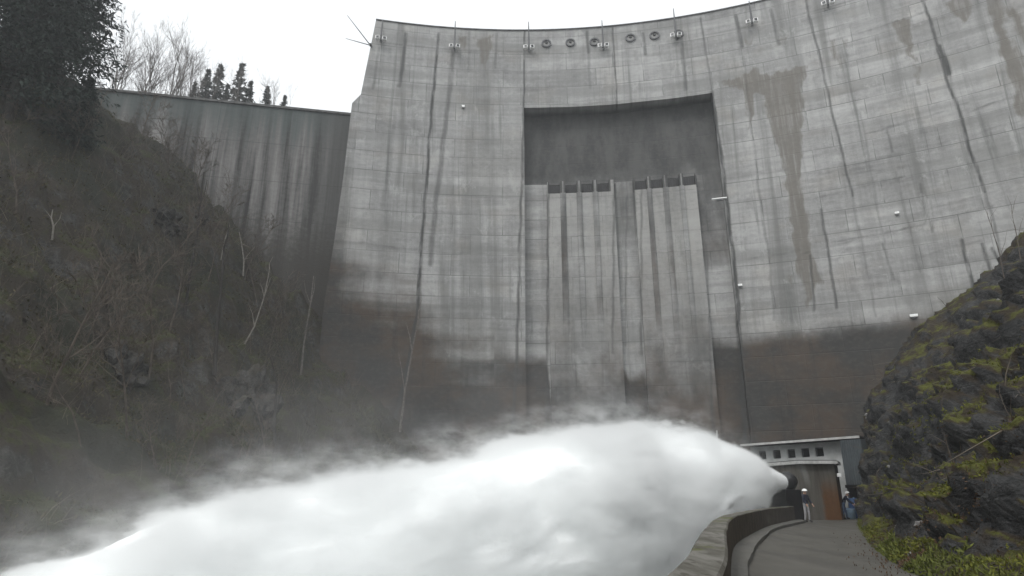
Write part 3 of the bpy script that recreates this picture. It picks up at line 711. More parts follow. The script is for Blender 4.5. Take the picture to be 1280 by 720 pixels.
# fan the normals a little so rows do not cross
CLF = np.zeros((NB, NU, 3))
CLF[..., :2] = BL[:, None, :] + Nn[:, None, :]*PR[..., 0:1]; CLF[..., 2] = PR[..., 1]
nrm = np.zeros_like(CLF); nrm[..., :2] = -Nn[:, None, :]*.75; nrm[..., 2] = .55
amp = sstep(0, 1.0, PR[..., 1])*(1-.55*wf)[:, None]
DISP = np.zeros((NB, NU)); amp_far = 1 + .5*wf
for i in range(NB):
    for j in range(NU):
        p = Vector(CLF[i, j]); a = amp[i, j]
        if a <= 0: continue
        q = Vector((p.x*.42+2, p.y*.42, p.z*.55+p.x*.2))
        big = mnoise.fractal(q*.55, 1.0, 2.0, 3)
        rid = mnoise.ridged_multi_fractal(q*.9+Vector((7, 3, 1)), .9, 2.1, 5, 1.0, 2.0)
        vr = mnoise.voronoi(Vector((p.x*.9, p.y*.9, p.z*1.5+p.y*.4)))[0]
        cellv = mnoise.cell(Vector((p.x*.55+p.z*.15+mnoise.noise(p*.7)*.5, p.y*.5+mnoise.noise(p*.9)*.4, p.z*.8+p.y*.25)))+.6*mnoise.cell(Vector((p.x*1.3+mnoise.noise(p*1.7)*.4, p.y*1.2, p.z*1.9+p.y*.5+mnoise.noise(p*1.3)*.3)))
        fine_ = mnoise.fractal(p*2.6, .9, 2.0, 4)
        DISP[i, j] = a*(big*.75 + (rid-1.0)*.38 + (vr[1]-vr[0])*.40 + cellv*.34*amp_far[i] - .1 + fine_*.22)
CLF += nrm*DISP[..., None]
cliff = tag(grid_mesh('cliff', CLF, M['cliff'], smooth=True, flip=False), kind='structure')

# ------------------------------------------------------------------ scatter helpers
def leaf_cloud(name, pts, nrm_, size, mat, kind='stuff', elong=1.8, up=.3, quad=True):
    """pts (n,3): one small leaf face each"""
    n = len(pts); d = RNG.normal(size=(n, 3)); d += nrm_*up; d /= np.linalg.norm(d, axis=1)[:, None]
    e = np.cross(d, RNG.normal(size=(n, 3))); e /= np.linalg.norm(e, axis=1)[:, None]
    sz = size*(.5+RNG.random(n))[:, None]
    a = pts - d*sz*elong*.2; b = pts + d*sz*elong*.4 + e*sz*.4; c = pts + d*sz*elong; f = pts + d*sz*elong*.4 - e*sz*.4
    V = np.stack([a, b, c, f], 1).reshape(-1, 3)
    me = D.meshes.new(name); me.vertices.add(4*n); me.vertices.foreach_set('co', V.astype(np.float32).ravel())
    me.loops.add(4*n); me.loops.foreach_set('vertex_index', np.arange(4*n, dtype=np.int32))
    me.polygons.add(n); me.polygons.foreach_set('loop_start', np.arange(n, dtype=np.int32)*4); me.update(calc_edges=True)
    o = link_mesh(name, me, mat)
    if kind: o['kind'] = kind
    return o
def stems(name, roots, dirs, lens, rad, mat, nseg=3, kind='stuff', parent=None, twigs=0):
    V = []; Fc = []
    def one(p, d, L, r, ns):
        p = np.array(p, float); d = np.array(d, float); prev = None
        for k in range(ns+1):
            rr = r*(1-.85*k/ns)
            a = np.cross(d, (0.31, .77, .55)); a /= np.linalg.norm(a)+1e-9; b = np.cross(d, a)
            i0 = len(V)
            for q in range(3): V.append(p + (a*math.cos(2.094*q)+b*math.sin(2.094*q))*rr)
            if prev is not None:
                for q in range(3): Fc.append((prev+q, prev+(q+1) % 3, i0+(q+1) % 3, i0+q))
            prev = i0; p = p + d*(L/ns); d = d + RNG.normal(size=3)*.16; d /= np.linalg.norm(d)
            if twigs and k > 0 and k < ns:
                for _ in range(twigs):
                    dd = d + RNG.normal(size=3)*.6; dd /= np.linalg.norm(dd); one_t(p, dd, L*(.25+.25*RNG.random()), rr*.5)
    def one_t(p, d, L, r):
        a = np.cross(d, (0.31, .77, .55)); a /= np.linalg.norm(a)+1e-9; b = np.cross(d, a); i0 = len(V)
        for q in range(3): V.append(p + (a*math.cos(2.094*q)+b*math.sin(2.094*q))*r)
        V.append(p + d*L)
        for q in range(3): Fc.append((i0+q, i0+(q+1) % 3, i0+3))
    for p, d, L, r in zip(roots, dirs, lens, rad): one(p, d, L, r, nseg)
    o = from_lists(name, V, Fc, mat, parent)
    if kind: o['kind'] = kind
    return o

# brush and undergrowth on the left hillside
n = 11000
hx = RNG.uniform(-58, 0, n); hy = RNG.uniform(8, 74, n); hz = hill_z(hx, hy)
keep = (hz > -4) & (hz < zw-4) & (fbm(hx*.16+5, hy*.16, 4) + RNG.random(len(hx))*.16 > .55); hx, hy, hz = hx[keep], hy[keep], hz[keep]
dirs = RNG.normal(size=(len(hx), 3))*.35 + np.array([.35, -.1, 1]); dirs /= np.linalg.norm(dirs, axis=1)[:, None]
stems('bare_brush', np.c_[hx, hy, hz-.1], dirs, RNG.uniform(.5, 2.3, len(hx)), RNG.uniform(.008, .022, len(hx)), M['brush'], 3, twigs=2)
n = 130000
hx = RNG.uniform(-58, 0, n); hy = RNG.uniform(8, 74, n); hz = hill_z(hx, hy); keep = (hz > -5) & (hz < zw-3) & (fbm(hx*.2, hy*.2+9, 4) > .44)
pts = np.c_[hx, hy, hz+RNG.random(n)*.35][keep]
leaf_cloud('undergrowth', pts, np.tile([.4, -.2, .8], (len(pts), 1)), .085, M['under'], up=1.0)
# moss and grass on the right cliff
fn = np.cross(np.gradient(CLF, axis=0), np.gradient(CLF, axis=1)); fn /= np.linalg.norm(fn, axis=-1)[..., None]+1e-9
if fn[..., 2].mean() < 0: fn = -fn
def cliff_pts(n, test, jlo, jhi):
    i = RNG.integers(60, NB-60, n); j = RNG.integers(jlo, jhi, n); P = CLF[i, j] + RNG.normal(size=(n, 3))*.025
    N = fn[i, j]; k = test(P, N, stat[i]*seg); return P[k], N[k]
P_, N_ = cliff_pts(260000, lambda P, N, s: (N[:, 2]*.7 + (fbm(P[:, 0]*.36, P[:, 1]*.3+P[:, 2]*.42, 5)-.5)*3.0 > .68) & (s < 7.8), 8, 150)
leaf_cloud('moss', P_ + N_*.02, N_, .034, M['moss'], up=.9)
P_, N_ = cliff_pts(150000, lambda P, N, s: (P[:, 2] < -.12 + 1.5*(fbm(P[:, 0]*.6, P[:, 1]*.6, 4)-.22)) & (P[:, 2] > -.05) & (s < 8.4) & (fbm(P[:, 0]*1.1+9, P[:, 1]*1.1, 3) > .40), 0, 80)
leaf_cloud('verge_grass', P_, np.tile([0, 0, 1.], (len(P_), 1)), .036, M['grass'], elong=3.0, up=1.0)
P_, N_ = cliff_pts(60000, lambda P, N, s: (P[:, 2] < 3.2) & (fbm(P[:, 0]*.9+4, P[:, 1]*.9+P[:, 2]*.8, 4) > .53) & (s < 8), 0, 90)
leaf_cloud('leaf_litter', P_ + N_*.015, N_, .032, M['litter'], up=1.6, elong=1.3)
q_ = RNG.integers(40, NL-30, 260); f_ = np.abs(RNG.normal(size=260))*.12
leaf_cloud('road_leaves', np.c_[RR[q_]*(1-f_)[:, None] + KL[q_]*f_[:, None], np.full(260, .012)], np.tile([0, 0, 1.], (260, 1)), .03, M['litter'], up=3.0, elong=1.2)
n = 500; i = RNG.integers(120, NB-110, n); j = RNG.integers(25, 130, n)
dirs = RNG.normal(size=(n, 3))*.8 + np.array([-.5, -.3, -.2]); dirs /= np.linalg.norm(dirs, axis=1)[:, None]
stems('trailing_roots', CLF[i, j], dirs, RNG.uniform(.4, 1.5, n), RNG.uniform(.008, .02, n), M['brush'], 4)
# fallen stones on the slope
def stone_mesh(r, seed):
    bm = bmesh.new(); bmesh.ops.create_icosphere(bm, subdivisions=2, radius=r)
    for v in bm.verts:
        v.co *= 1 + .45*mnoise.noise(v.co*(1.6/r)+Vector((seed, 0, 0))); v.co.z *= .65
    me = D.meshes.new('stone'); bm.to_mesh(me); bm.free(); return me
pale_stone = simple('pale_stone', (.20, .195, .19), .85, .3, 5)
sm = [stone_mesh(.16, q*3.1) for q in range(4)]
for q in sm: q.materials.append(pale_stone)
for q in range(34):
    i = random.randint(130, 330); j = random.randint(14, 110); o = D.objects.new('stone', sm[q % 4]); COL.objects.link(o)
    o.location = CLF[i, j]; o.scale = [random.uniform(.25, .7)]*3; o.rotation_euler = (random.random(), random.random(), random.random()*6)
    tag(o, 'small pale loose stone caught on the dark mossy rock slope', 'stone', 'loose stones on the mossy slope')

# ------------------------------------------------------------------ TREES
def bare_tree(name, H, seed, mat, spread=.5, root=None, levels=4, r0=None, nb=5):
    rnd = random.Random(seed); trunk = MB(); crown = MB(); r0 = r0 or H*.016
    def tubes(mb, p, d, L, r, lev, n):
        pts = [p.copy()]; rad = [r]; q = p.copy(); dd = d.copy(); ns = 5 if lev == 0 else 3
        for k in range(ns):
            dd = (dd + Vector((rnd.gauss(0, .11), rnd.gauss(0, .11), rnd.gauss(0, .05)+.05*(lev > 0)))).normalized()
            q = q + dd*L/ns; pts.append(q.copy()); rad.append(r*(1-.72*(k+1)/ns))
        mb.tube(pts, rad, n, caps=False)
        if lev < levels:
            cnt = (nb+5) if lev == 0 else nb-1
            for c in range(cnt):
                f = rnd.uniform(.32, .98) if lev == 0 else rnd.uniform(.25, 1)
                k = min(int(f*ns), ns-1); g = f*ns-k; pp = pts[k].lerp(pts[k+1], g)
                ax = (pts[k+1]-pts[k]).normalized(); side = ax.orthogonal(); side.rotate(Matrix.Rotation(rnd.uniform(0, 6.28), 3, ax))
                nd = (ax*rnd.uniform(.6, 1.1) + side.normalized()*spread*rnd.uniform(.7, 1.4) + Vector((0, 0, .15))).normalized()
                tubes(crown, pp, nd, L*rnd.uniform(.32, .5)*(1.15-.5*f if lev == 0 else 1), max(rad[k]*.5, .008), lev+1, 4 if lev < 2 else 3)
    tubes(trunk, Vector((0, 0, -.3)), Vector((rnd.gauss(0, .05), rnd.gauss(0, .05), 1)).normalized(), H, r0, 0, 7)
    root = root or empty(name)
    trunk.build('trunk', mat, root); crown.build('branches', mat, root); return root
def spruce(name, H, seed, mat, width=.2, cards=9000, leaf=.16, root=None, taper=.8, base=.15, per=32):
    rnd = np.random.default_rng(seed); root = root or empty(name)
    MB().tube([(0, 0, -.5), (0, 0, H*.5), (0, 0, H)], [H*.012+.04, H*.008+.03, .02], 8).build('trunk', M['darkbark'], root)
    V = []; N_ = []
    nbr = int(cards/per)
    limb = MB()
    for b in range(nbr):
        f = rnd.random()**.85; z = H*(.06+.93*f); L = H*width*(1-f)**taper*(.6+.6*rnd.random())+base
        a = rnd.random()*6.283; droop = -.25-.35*rnd.random()*(1-f)
        d = np.array([math.cos(a), math.sin(a), droop]); up = .18
        m = per; t = rnd.random(m)**.7
        P = np.outer(t*L, d) + np.array([0, 0, z]); P[:, 2] += up*L*t*t*1.6
        wd = (.10*base/.15+.22*L*(1-t*.7)*.55)
        P += np.stack([-math.sin(a)*np.ones(m), math.cos(a)*np.ones(m), np.zeros(m)], -1)*(rnd.normal(size=m)*wd*.55)[:, None]
        P[:, 2] -= np.abs(rnd.normal(size=m))*.12*L*.5
        V.append(P); N_.append(np.tile(d + np.array([0, 0, -.3]), (m, 1)))
        if b % 3 == 0: limb.tube([(0, 0, z), tuple(np.array([0, 0, z]) + d*L*.9 + np.array([0, 0, up*L*1.3]))], [.03+.004*L, .008], 4, caps=False)
    P = np.concatenate(V); N_ = np.concatenate(N_)
    o = leaf_cloud('crown', P, N_, leaf, mat, None, 2.2, 1.1); o.parent = root
    lb = limb.build('limbs', M['darkbark'], root)
    return root
def put(root, p, rz=0, s=1.0): root.location = p; root.rotation_euler = (0, 0, rz); root.scale = (s, s, s)
def hill_at(u, d):
    """the point of the hillside under image column u at forward distance d"""
    x = (u-640)/F*d; x = x
    for _ in range(6):
        z = float(hill_z(np.array([x]), np.array([d]))[0])
        yy = None
        # camera x depends on the true ray: x = ray_x / ray_y * d
        # find v with that height at d
        lo, hi = -400.0, 900.0
        for _k in range(40):
            m_ = (lo+hi)/2
            if at(u, m_, d)[2] > z: lo = m_
            else: hi = m_
        x = at(u, lo, d)[0]
    return Vector((x, d, float(hill_z(np.array([x]), np.array([d]))[0])))
ORD = ['first', 'second', 'third', 'fourth', 'fifth', 'sixth', 'seventh', 'eighth', 'ninth', 'tenth', 'eleventh', 'twelfth', 'thirteenth', 'fourteenth', 'fifteenth', 'sixteenth', 'seventeenth', 'eighteenth']
# big spruces on the upper left
for (u, d, H, wd, sd_, lab) in ((66, 44, 25, .175, 3, 'tall dark spruce nearest the wing wall, its ragged edge against the sky'),
                               (8, 39, 24, .22, 5, 'broad dark spruce at the left edge of the picture'),
                               (34, 47, 27, .18, 8, 'dark spruce standing behind and between the other two big spruces')):
    t_ = spruce('spruce_tree', H, sd_, M['needles'], wd, 36000, .14); tag(t_, lab, 'spruce tree', 'big spruces on the left hillside'); put(t_, hill_at(u, d) - Vector((0, 0, .4)))
for (u, d, H, sd_, lab) in ((90, 43, 6.5, 32, 'small young spruce beside the foot of the wing wall'),):
    t_ = spruce('young_spruce', H, sd_, M['needles'], .28, 6000, .11); tag(t_, lab, 'spruce tree'); put(t_, hill_at(u, d))
# the ridge behind the wing wall
def ridge_at(u, back):
    v = 118.0; best = None
    for q in np.linspace(0, 60, 400):
        p = pR + dl*q - nw*back
        r = ray(u, v); k = (p.x/p.y) - (r[0]/r[1])
        if best is None or abs(k) < best[0]: best = (abs(k), p)
    p = best[1]; return Vector((p.x, p.y, zw - 1.0 + 3.2*(1-math.exp(-max(0, back-8)/18))))
bp = [bare_tree('bare_tree', 13, 40+k, M['bark'], .42, levels=3, nb=7, r0=.11) for k in range(3)]
tops = [(143, 32), (155, 44), (168, 48), (181, 52), (193, 46), (205, 42), (216, 48), (228, 58), (240, 66), (252, 80), (296, 84), (355, 102), (148, 60), (175, 64), (199, 66), (222, 70), (235, 76), (262, 90)]
for i, (u, vt) in enumerate(tops):
    back = 9 + (i*7 % 13); p = ridge_at(u, back); zt = at(u, vt, p.y)[2]; H = max(2.0, zt - p.z)
    o = bp[i] if i < 3 else copy_tree(bp[i % 3])
    put(o, p, i*1.9, H/15)
    tag(o, ORD[i] + ' bare leafless tree from the left along the ridge above the wing wall', 'bare tree', 'bare trees on the ridge')
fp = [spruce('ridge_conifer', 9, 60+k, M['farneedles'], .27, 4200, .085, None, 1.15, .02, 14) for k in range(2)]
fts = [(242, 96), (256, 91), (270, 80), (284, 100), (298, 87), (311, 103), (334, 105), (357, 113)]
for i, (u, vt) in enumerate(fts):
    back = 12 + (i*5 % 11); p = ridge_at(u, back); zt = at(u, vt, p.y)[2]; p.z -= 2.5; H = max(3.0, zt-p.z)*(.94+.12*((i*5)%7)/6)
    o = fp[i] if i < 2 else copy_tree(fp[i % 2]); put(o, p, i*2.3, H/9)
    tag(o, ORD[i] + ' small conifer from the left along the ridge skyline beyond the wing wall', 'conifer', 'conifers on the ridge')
sr = []
for _ in range(2600):
    q_ = random.uniform(4, 62); bk_ = random.uniform(4, 26); p = pR + dl*q_ - nw*bk_
    sr.append((p.x, p.y, zw - 1.6 + 3.2*(1-math.exp(-max(0, bk_-8)/18))))
sr = np.array(sr); dirs = RNG.normal(size=(len(sr), 3))*.22 + np.array([0, 0, 1.]); dirs /= np.linalg.norm(dirs, axis=1)[:, None]
stems('ridge_brush', sr, dirs, RNG.uniform(1.6, 5.6, len(sr))*np.interp(-sr[:, 0], [20, 45], [.6, 1.1]), RNG.uniform(.015, .04, len(sr)), M['brush'], 3, twigs=2)
# shrubs on the hillside
shp = [bare_tree('bare_shrub', 3.4, 80+k, M['twig'], .8, levels=3, r0=.035, nb=6) for k in range(4)]
k_ = 0
while k_ < 64:
    u = random.uniform(5, 470); d = random.uniform(26, 66); p = hill_at(u, d)
    if p.z < -3 or p.z > zw - 6: continue
    o = shp[k_] if k_ < 4 else copy_tree(shp[k_ % 4]); put(o, p, random.random()*6.28, random.uniform(.7, 2.3)); o.rotation_euler[1] = random.uniform(0, .3)
    tag(o, 'leafless brown shrub on the steep dark hillside left of the dam', 'shrub', 'bare shrubs on the hillside'); k_ += 1
# dead trunks and slim trees
def stem_tree(pts, d0, d1, rad, mat, lab, cat, fork=None):
    n_ = len(pts); P = [Vector(at(u, v, d0+(d1-d0)*i/(n_-1))) for i, (u, v) in enumerate(pts)]
    root = tag(empty('dead_tree', P[0]), lab, cat)
    Q = [p-P[0] for p in P]
    MB().tube(Q, [rad*(1-.6*i/(n_-1)) for i in range(n_)], 7).build('trunk', mat, root)
    b = MB(); rnd = random.Random(len(lab))
    for (i, du, dv) in (fork or []):
        e = Vector(at(pts[i][0]+du, pts[i][1]+dv, d0+(d1-d0)*i/(n_-1)))-P[0]
        b.tube([Q[i], Q[i].lerp(e, .5)+Vector((rnd.gauss(0, .1), 0, rnd.gauss(0, .1))), e], [rad*.55, rad*.4, rad*.15], 5)
    if fork: b.build('branches', mat, root)
stem_tree([(306, 430), (318, 408), (330, 372), (337, 337)], 49, 50, .065, M['snag'], 'pale curved dead trunk leaning right in the middle of the hillside', 'dead tree', [(1, -8, -30), (2, 9, -26), (2, -5, -18), (3, 4, -16)])
stem_tree([(304, 345), (305, 326), (302, 305), (299, 290)], 54, 54.5, .075, M['snag'], 'pale dead snag with a forked branch near the dam foot', 'dead tree', [(1, 14, -18), (1, 8, -4), (2, 10, 4)])
stem_tree([(276, 325), (281, 300), (287, 281)], 55, 55, .055, M['snag'], 'thin pale dead stem left of the forked snag', 'dead tree', [(1, 4, -16)])
stem_tree([(230, 400), (238, 340), (247, 290), (250, 255), (255, 215)], 46, 47, .12, M['darkbark'], 'slim dark trunk rising past the wing wall from the hillside', 'tree', [(2, 8, -40), (3, -6, -34), (3, 9, -30)])
stem_tree([(268, 470), (271, 420), (276, 360), (280, 310)], 44, 45, .16, M['darkbark'], 'dark upright trunk in the middle of the lower hillside', 'tree', [(2, -9, -40), (2, 10, -46), (3, 6, -30)])
stem_tree([(342, 590), (344, 560), (343, 525), (346, 480)], 42, 42.5, .14, M['darkbark'], 'dark trunk just above the spray at the foot of the hillside', 'tree', [(2, 9, -40), (3, -8, -34)])
stem_tree([(500, 540), (506, 490), (515, 440), (522, 405)], 66, 66.5, .13, M['bark'], 'thin dark tree in front of the stained foot of the dam', 'tree', [(1, -8, -50), (2, 9, -40), (2, -7, -36), (3, 5, -30)])
stem_tree([(375, 480), (380, 430), (388, 380), (392, 345)], 60, 61, .10, M['bark'], 'slim grey sapling near the left edge of the dam block', 'tree', [(1, 9, -44), (2, -8, -30), (2, 6, -34)])
stem_tree([(65, 300), (67, 283), (64, 272), (66, 262)], 38, 38, .07, M['snag'], 'short pale broken stump with forked top under the spruces', 'dead tree', [(1, 10, -18), (1, -10, -20)])
# saplings at the top of the right cliff
for (pts, lab) in (([(1256, 352), (1250, 320), (1240, 285), (1232, 262)], 'bare sapling on top of the right cliff leaning towards the dam'), ([(1278, 340), (1272, 300), (1265, 268)], 'thin bare sapling at the right edge above the cliff')):
    stem_tree(pts, 30, 30.5, .022, M['twig'], lab, 'sapling', [(1, 9, -34), (1, -9, -28), (2, 7, -26), (2, -6, -24)])
# rock outcrops on the hillside
def outcrop(u, d, sx, sy, sz, seed, lab):
    bm = bmesh.new(); bmesh.ops.create_icosphere(bm, subdivisions=4, radius=1)
    for v in bm.verts:
        c = v.co.copy(); q = mnoise.voronoi(c*1.7+Vector((seed, 0, 0)))[0]
        k = .75 + .5*(q[1]-q[0]) + .3*mnoise.fractal(c*2.2+Vector((0, seed, 0)), 1, 2, 4)
        v.co = Vector((c.x*sx, c.y*sy, c.z*sz))*k
    me = D.meshes.new('rock_outcrop'); bm.to_mesh(me); bm.free()
    o = link_mesh('rock_outcrop', me, M['hillrock']); o.location = hill_at(u, d) + Vector((0, 0, -sz*.25)); o.rotation_euler = (0, 0, seed)
    tag(o, lab, 'rock')
M['hillrock'] = make_rock('outcrop_rock', (.030, .029, .027), (.080, .077, .072), (.045, .040, .032), (.055, .06, .025), .72)
outcrop(203, 50, 1.9, 1.7, 1.6, 1.0, 'dark boulder on the skyline of the hillside against the wing wall')
outcrop(248, 56, 1.0, 1.0, 1.1, 2.2, 'small dark boulder at the hillside edge right of the larger skyline boulder')
outcrop(312, 47, 2.2, 2.2, 3.4, 3.3, 'grey layered rock outcrop in the middle of the hillside')
outcrop(300, 40, 2.4, 2.0, 1.5, 4.1, 'grey ledge of rock just above the spray')
outcrop(150, 38, 1.6, 1.6, 2.2, 5.2, 'grey rock face half hidden in the brush at left')

# ------------------------------------------------------------------ BUILDINGS AT THE FOOT
def oriented(a, b):                      # frame with x along a->b, -y facing the camera side
    d = Vector((b[0]-a[0], b[1]-a[1], 0)); L = d.length; return L, math.atan2(d.y, d.x)
# powerhouse strip with five windows
A = at(938, 560, 54); Bq = at(1056, 549, 47.5); LP, angP = oriented(A, Bq); ZP = at(1056, 551, 47.5)[2]
ph = tag(empty('powerhouse', (A[0], A[1], 0), angP), 'low grey rendered powerhouse with a row of five small dark windows', 'building')
wp = []
for u, v in ((953, 569.6), (971, 568.5), (989, 567), (1006.5, 565.4), (1024, 564.4)):
    # intersect column with the facade line
    r = ray(u, v); k = r[0]/r[1]; dx, dy = Bq[0]-A[0], Bq[1]-A[1]; tq = (k*A[1]-A[0])/(dx-k*dy); yy = A[1]+tq*dy; p = at(u, v, yy); wp.append((tq*LP, p[2]))
zw0 = sum(z for _, z in wp)/5; ww = .66; hw_ = .66
# facade built from pieces round the openings
b = MB(); zlo, zhi = zw0-hw_/2, zw0+hw_/2
b.box((LP/2, 3, (zlo-.5)/2-.0), (LP, 6, zlo+.5)); b.box((LP/2, 3, (zhi+ZP)/2), (LP, 6, ZP-zhi))
edges = [0] + [q for x, _ in wp for q in (x-ww/2, x+ww/2)] + [LP]
for i in range(0, len(edges), 2): b.box(((edges[i]+edges[i+1])/2, 3, zw0), (edges[i+1]-edges[i], 5.99, hw_))
for x, _ in wp: b.box((x, 3.6, zw0), (ww, 4.8, hw_))
b.build('wall', M['render'], ph)
for x, _ in wp:
    wf_ = MB().box((x, .16, zlo+.03), (ww-.01, .1, .06)).box((x, .16, zhi-.03), (ww-.01, .1, .06)).box((x-ww/2+.035, .16, zw0), (.06, .1, hw_-.12)).box((x+ww/2-.035, .16, zw0), (.06, .1, hw_-.12)).build('window', M['darkpole'], ph)
    MB().box((x, .19, zw0), (ww-.13, .02, hw_-.13)).build('pane', M['glass'], wf_)
rf = MB().box((LP/2+.6, 2.7, ZP+.16), (LP+1.8, 7.0, .10)).build('roof', M['roof'], ph)
MB().box((LP/2+.6, -.85, ZP+.14), (LP+1.8, .08, .16)).build('fascia', M['fascia'], rf)
# blue grey shed at its right
A2 = at(1057, 600, 46.5); B2 = at(1084, 600, 45); L2, ang2 = oriented(A2, B2)
sh = tag(empty('shed', (A2[0], A2[1], 0), ang2), 'narrow blue grey clad shed between powerhouse and rock', 'shed')
zt = at(1065, 550, 46)[2]; zb2 = at(1065, 606, 46)[2]
b = MB().box((L2/2, 1.5, (zt+zb2)/2), (L2, 3.0, zt-zb2))
for q in range(9): b.box((L2*(q+.5)/9, -.02, (zt+zb2)/2), (.035, .04, zt-zb2-.02))
b.build('cladding', M['cladding'], sh)
MB().box((L2/2, -.05, zb2-.10), (L2, .2, .20)).build('lintel', M['gate'], sh)
MB().box((.06, .4, zb2/2-.1), (.12, .8, zb2-.2)).box((L2-.06, .4, zb2/2-.1), (.12, .8, zb2-.2)).build('post', M['darkpole'], sh)
MB().box((L2/2, 1.2, zb2/2-.1), (L2-.2, .08, zb2-.2)).build('door', M['render'], sh)
# valve house
def make_valve_wall():
    k = NT('stained_wall'); g = k.n('ShaderNodeNewGeometry'); P = g.outputs['Position']
    n = k.noise(P, .7, 5, .6); n2 = k.noise(P, 4, 5, .65); s = k.noise(k.mapping(P, (2.5, 2.5, .25)), 1, 5, .6)
    c = k.mix(k.ramp(s, .3, .7), (.060, .055, .046), (.115, .108, .095))
    x = k.n('ShaderNodeSeparateXYZ', {'Vector': P}); 
    pm_ = k.math('ABSOLUTE', k.math('SUBTRACT', k.math('SUBTRACT', x.outputs[0], RX0-.45), k.math('MULTIPLY', k.math('SUBTRACT', 3.5, x.outputs[2]), .22)))
    c = k.mix(k.math('MULTIPLY', k.ramp(k.math('ADD', pm_, k.math('MULTIPLY', n2, .2)), .42, .16, 0, .8), k.ramp(x.outputs[2], 1.8, 3.0)), c, (.20, .20, .19))
    rust = k.math('ADD', k.ramp(x.outputs[0], RX0, RX1), k.math('MULTIPLY', k.math('SUBTRACT', n2, .5), .5))
    rust = k.math('MULTIPLY', k.ramp(rust, .35, .8), k.ramp(k.math('ADD', x.outputs[2], k.math('MULTIPLY', n, 1.2)), 3.6, 1.8))
    c = k.mix(k.math('MULTIPLY', rust, .85), c, k.mix(n2, (.075, .032, .010), (.14, .062, .020)))
    k.bsdf(c, .85, n2, .4, .04, .2); return k.m
c0 = on_z(1008, 650, 0); cR = at(1052, 645, 43.2); cL = at(962, 640, 47.0)
RX0, RX1 = c0[0]+.6, cR[0]-.5
M['valve'] = make_valve_wall()
zr = at(1010, 580, c0[1])[2]
vh = tag(empty('valve_house', (c0[0], c0[1], 0)), 'squat brown concrete valve house with flat roof and rust stained right wall', 'building')
bk = np.array([2.5, 7.0])
poly = [(c0[0], c0[1]), (cR[0], cR[1]), (cR[0]+bk[0]*.5, cR[1]+bk[1]*.3), (cL[0]+2.6, cL[1]+3.0), (cL[0], cL[1])]
lp = [(x-c0[0], y-c0[1]) for x, y in poly]
MB().prism(lp, -.5, zr).build('wall', M['valve'], vh)
cx_, cy_ = np.mean(lp, axis=0); rp_ = [(cx_+(x-cx_)*1.10, cy_+(y-cy_)*1.13) for x, y in lp]
rf = MB().prism(rp_, zr+.003, zr+.20).build('roof', M['fascia'], vh)
MB().prism([(cx_+(x-cx_)*1.07, cy_+(y-cy_)*1.10) for x, y in lp], zr+.203, zr+.25).build('roof_felt', M['roof'], rf)
# pale cement patch on the corner and a small white lamp on the right
lp0 = at(1048, 594, 42.8)
MB().box((lp0[0]-c0[0], lp0[1]-c0[1]-.1, lp0[2]), (.2, .2, .22), 0, .03).build('wall_lamp', M['white'], vh)
# outlet valve: dark hooded pipe
NOZ = Vector(at(979, 603, 41.0))
jd0 = (Vector(at(930, 612, 38.2)) - NOZ).normalized()
ov = tag(empty('outlet_valve', (NOZ.x, NOZ.y, 0)), 'dark steel outlet valve firing the white water jet beside the valve house', 'valve')
o0 = Vector((0, 0, NOZ.z))
MB().tube([o0 - jd0*1.0, o0 - jd0*.7, o0 - jd0*.65, o0 - jd0*.2, o0 - jd0*.15, o0 + jd0*.15], [.42, .42, .56, .56, .46, .42], 20).build('pipe', M['gate'], ov, True)
MB().box(o0 - jd0*.35 + Vector((-.1, 0, -1.5)), (1.9, 1.0, 2.1), math.atan2(jd0.y, jd0.x), .05).build('plinth', M['gate'], ov)
MB().box(o0 - jd0*.5 + Vector((0, 0, .48)), (.34, .3, .22), 0, .04).build('actuator', M['darkpole'], ov)
# hooded lamp seen over the jet
pq = at(886, 546, 47); hl = tag(empty('hooded_lamp', (pq[0], pq[1], 0)), 'dark hooded lamp on a post showing just above the water jet', 'lamp')
MB().tube([(0, 0, -4), (0, 0, pq[2]-.1)], [.07, .05], 8).build('post', M['darkpole'], hl)
MB().box((-.1, 0, pq[2]+.05), (1.0, .5, .28), 0, .09).build('hood', M['gate'], hl)
MB().tube([(.55, 0, pq[2]-.4), (.62, 0, pq[2]+.45)], [.06, .05], 8).build('bracket', M['fascia'], hl)

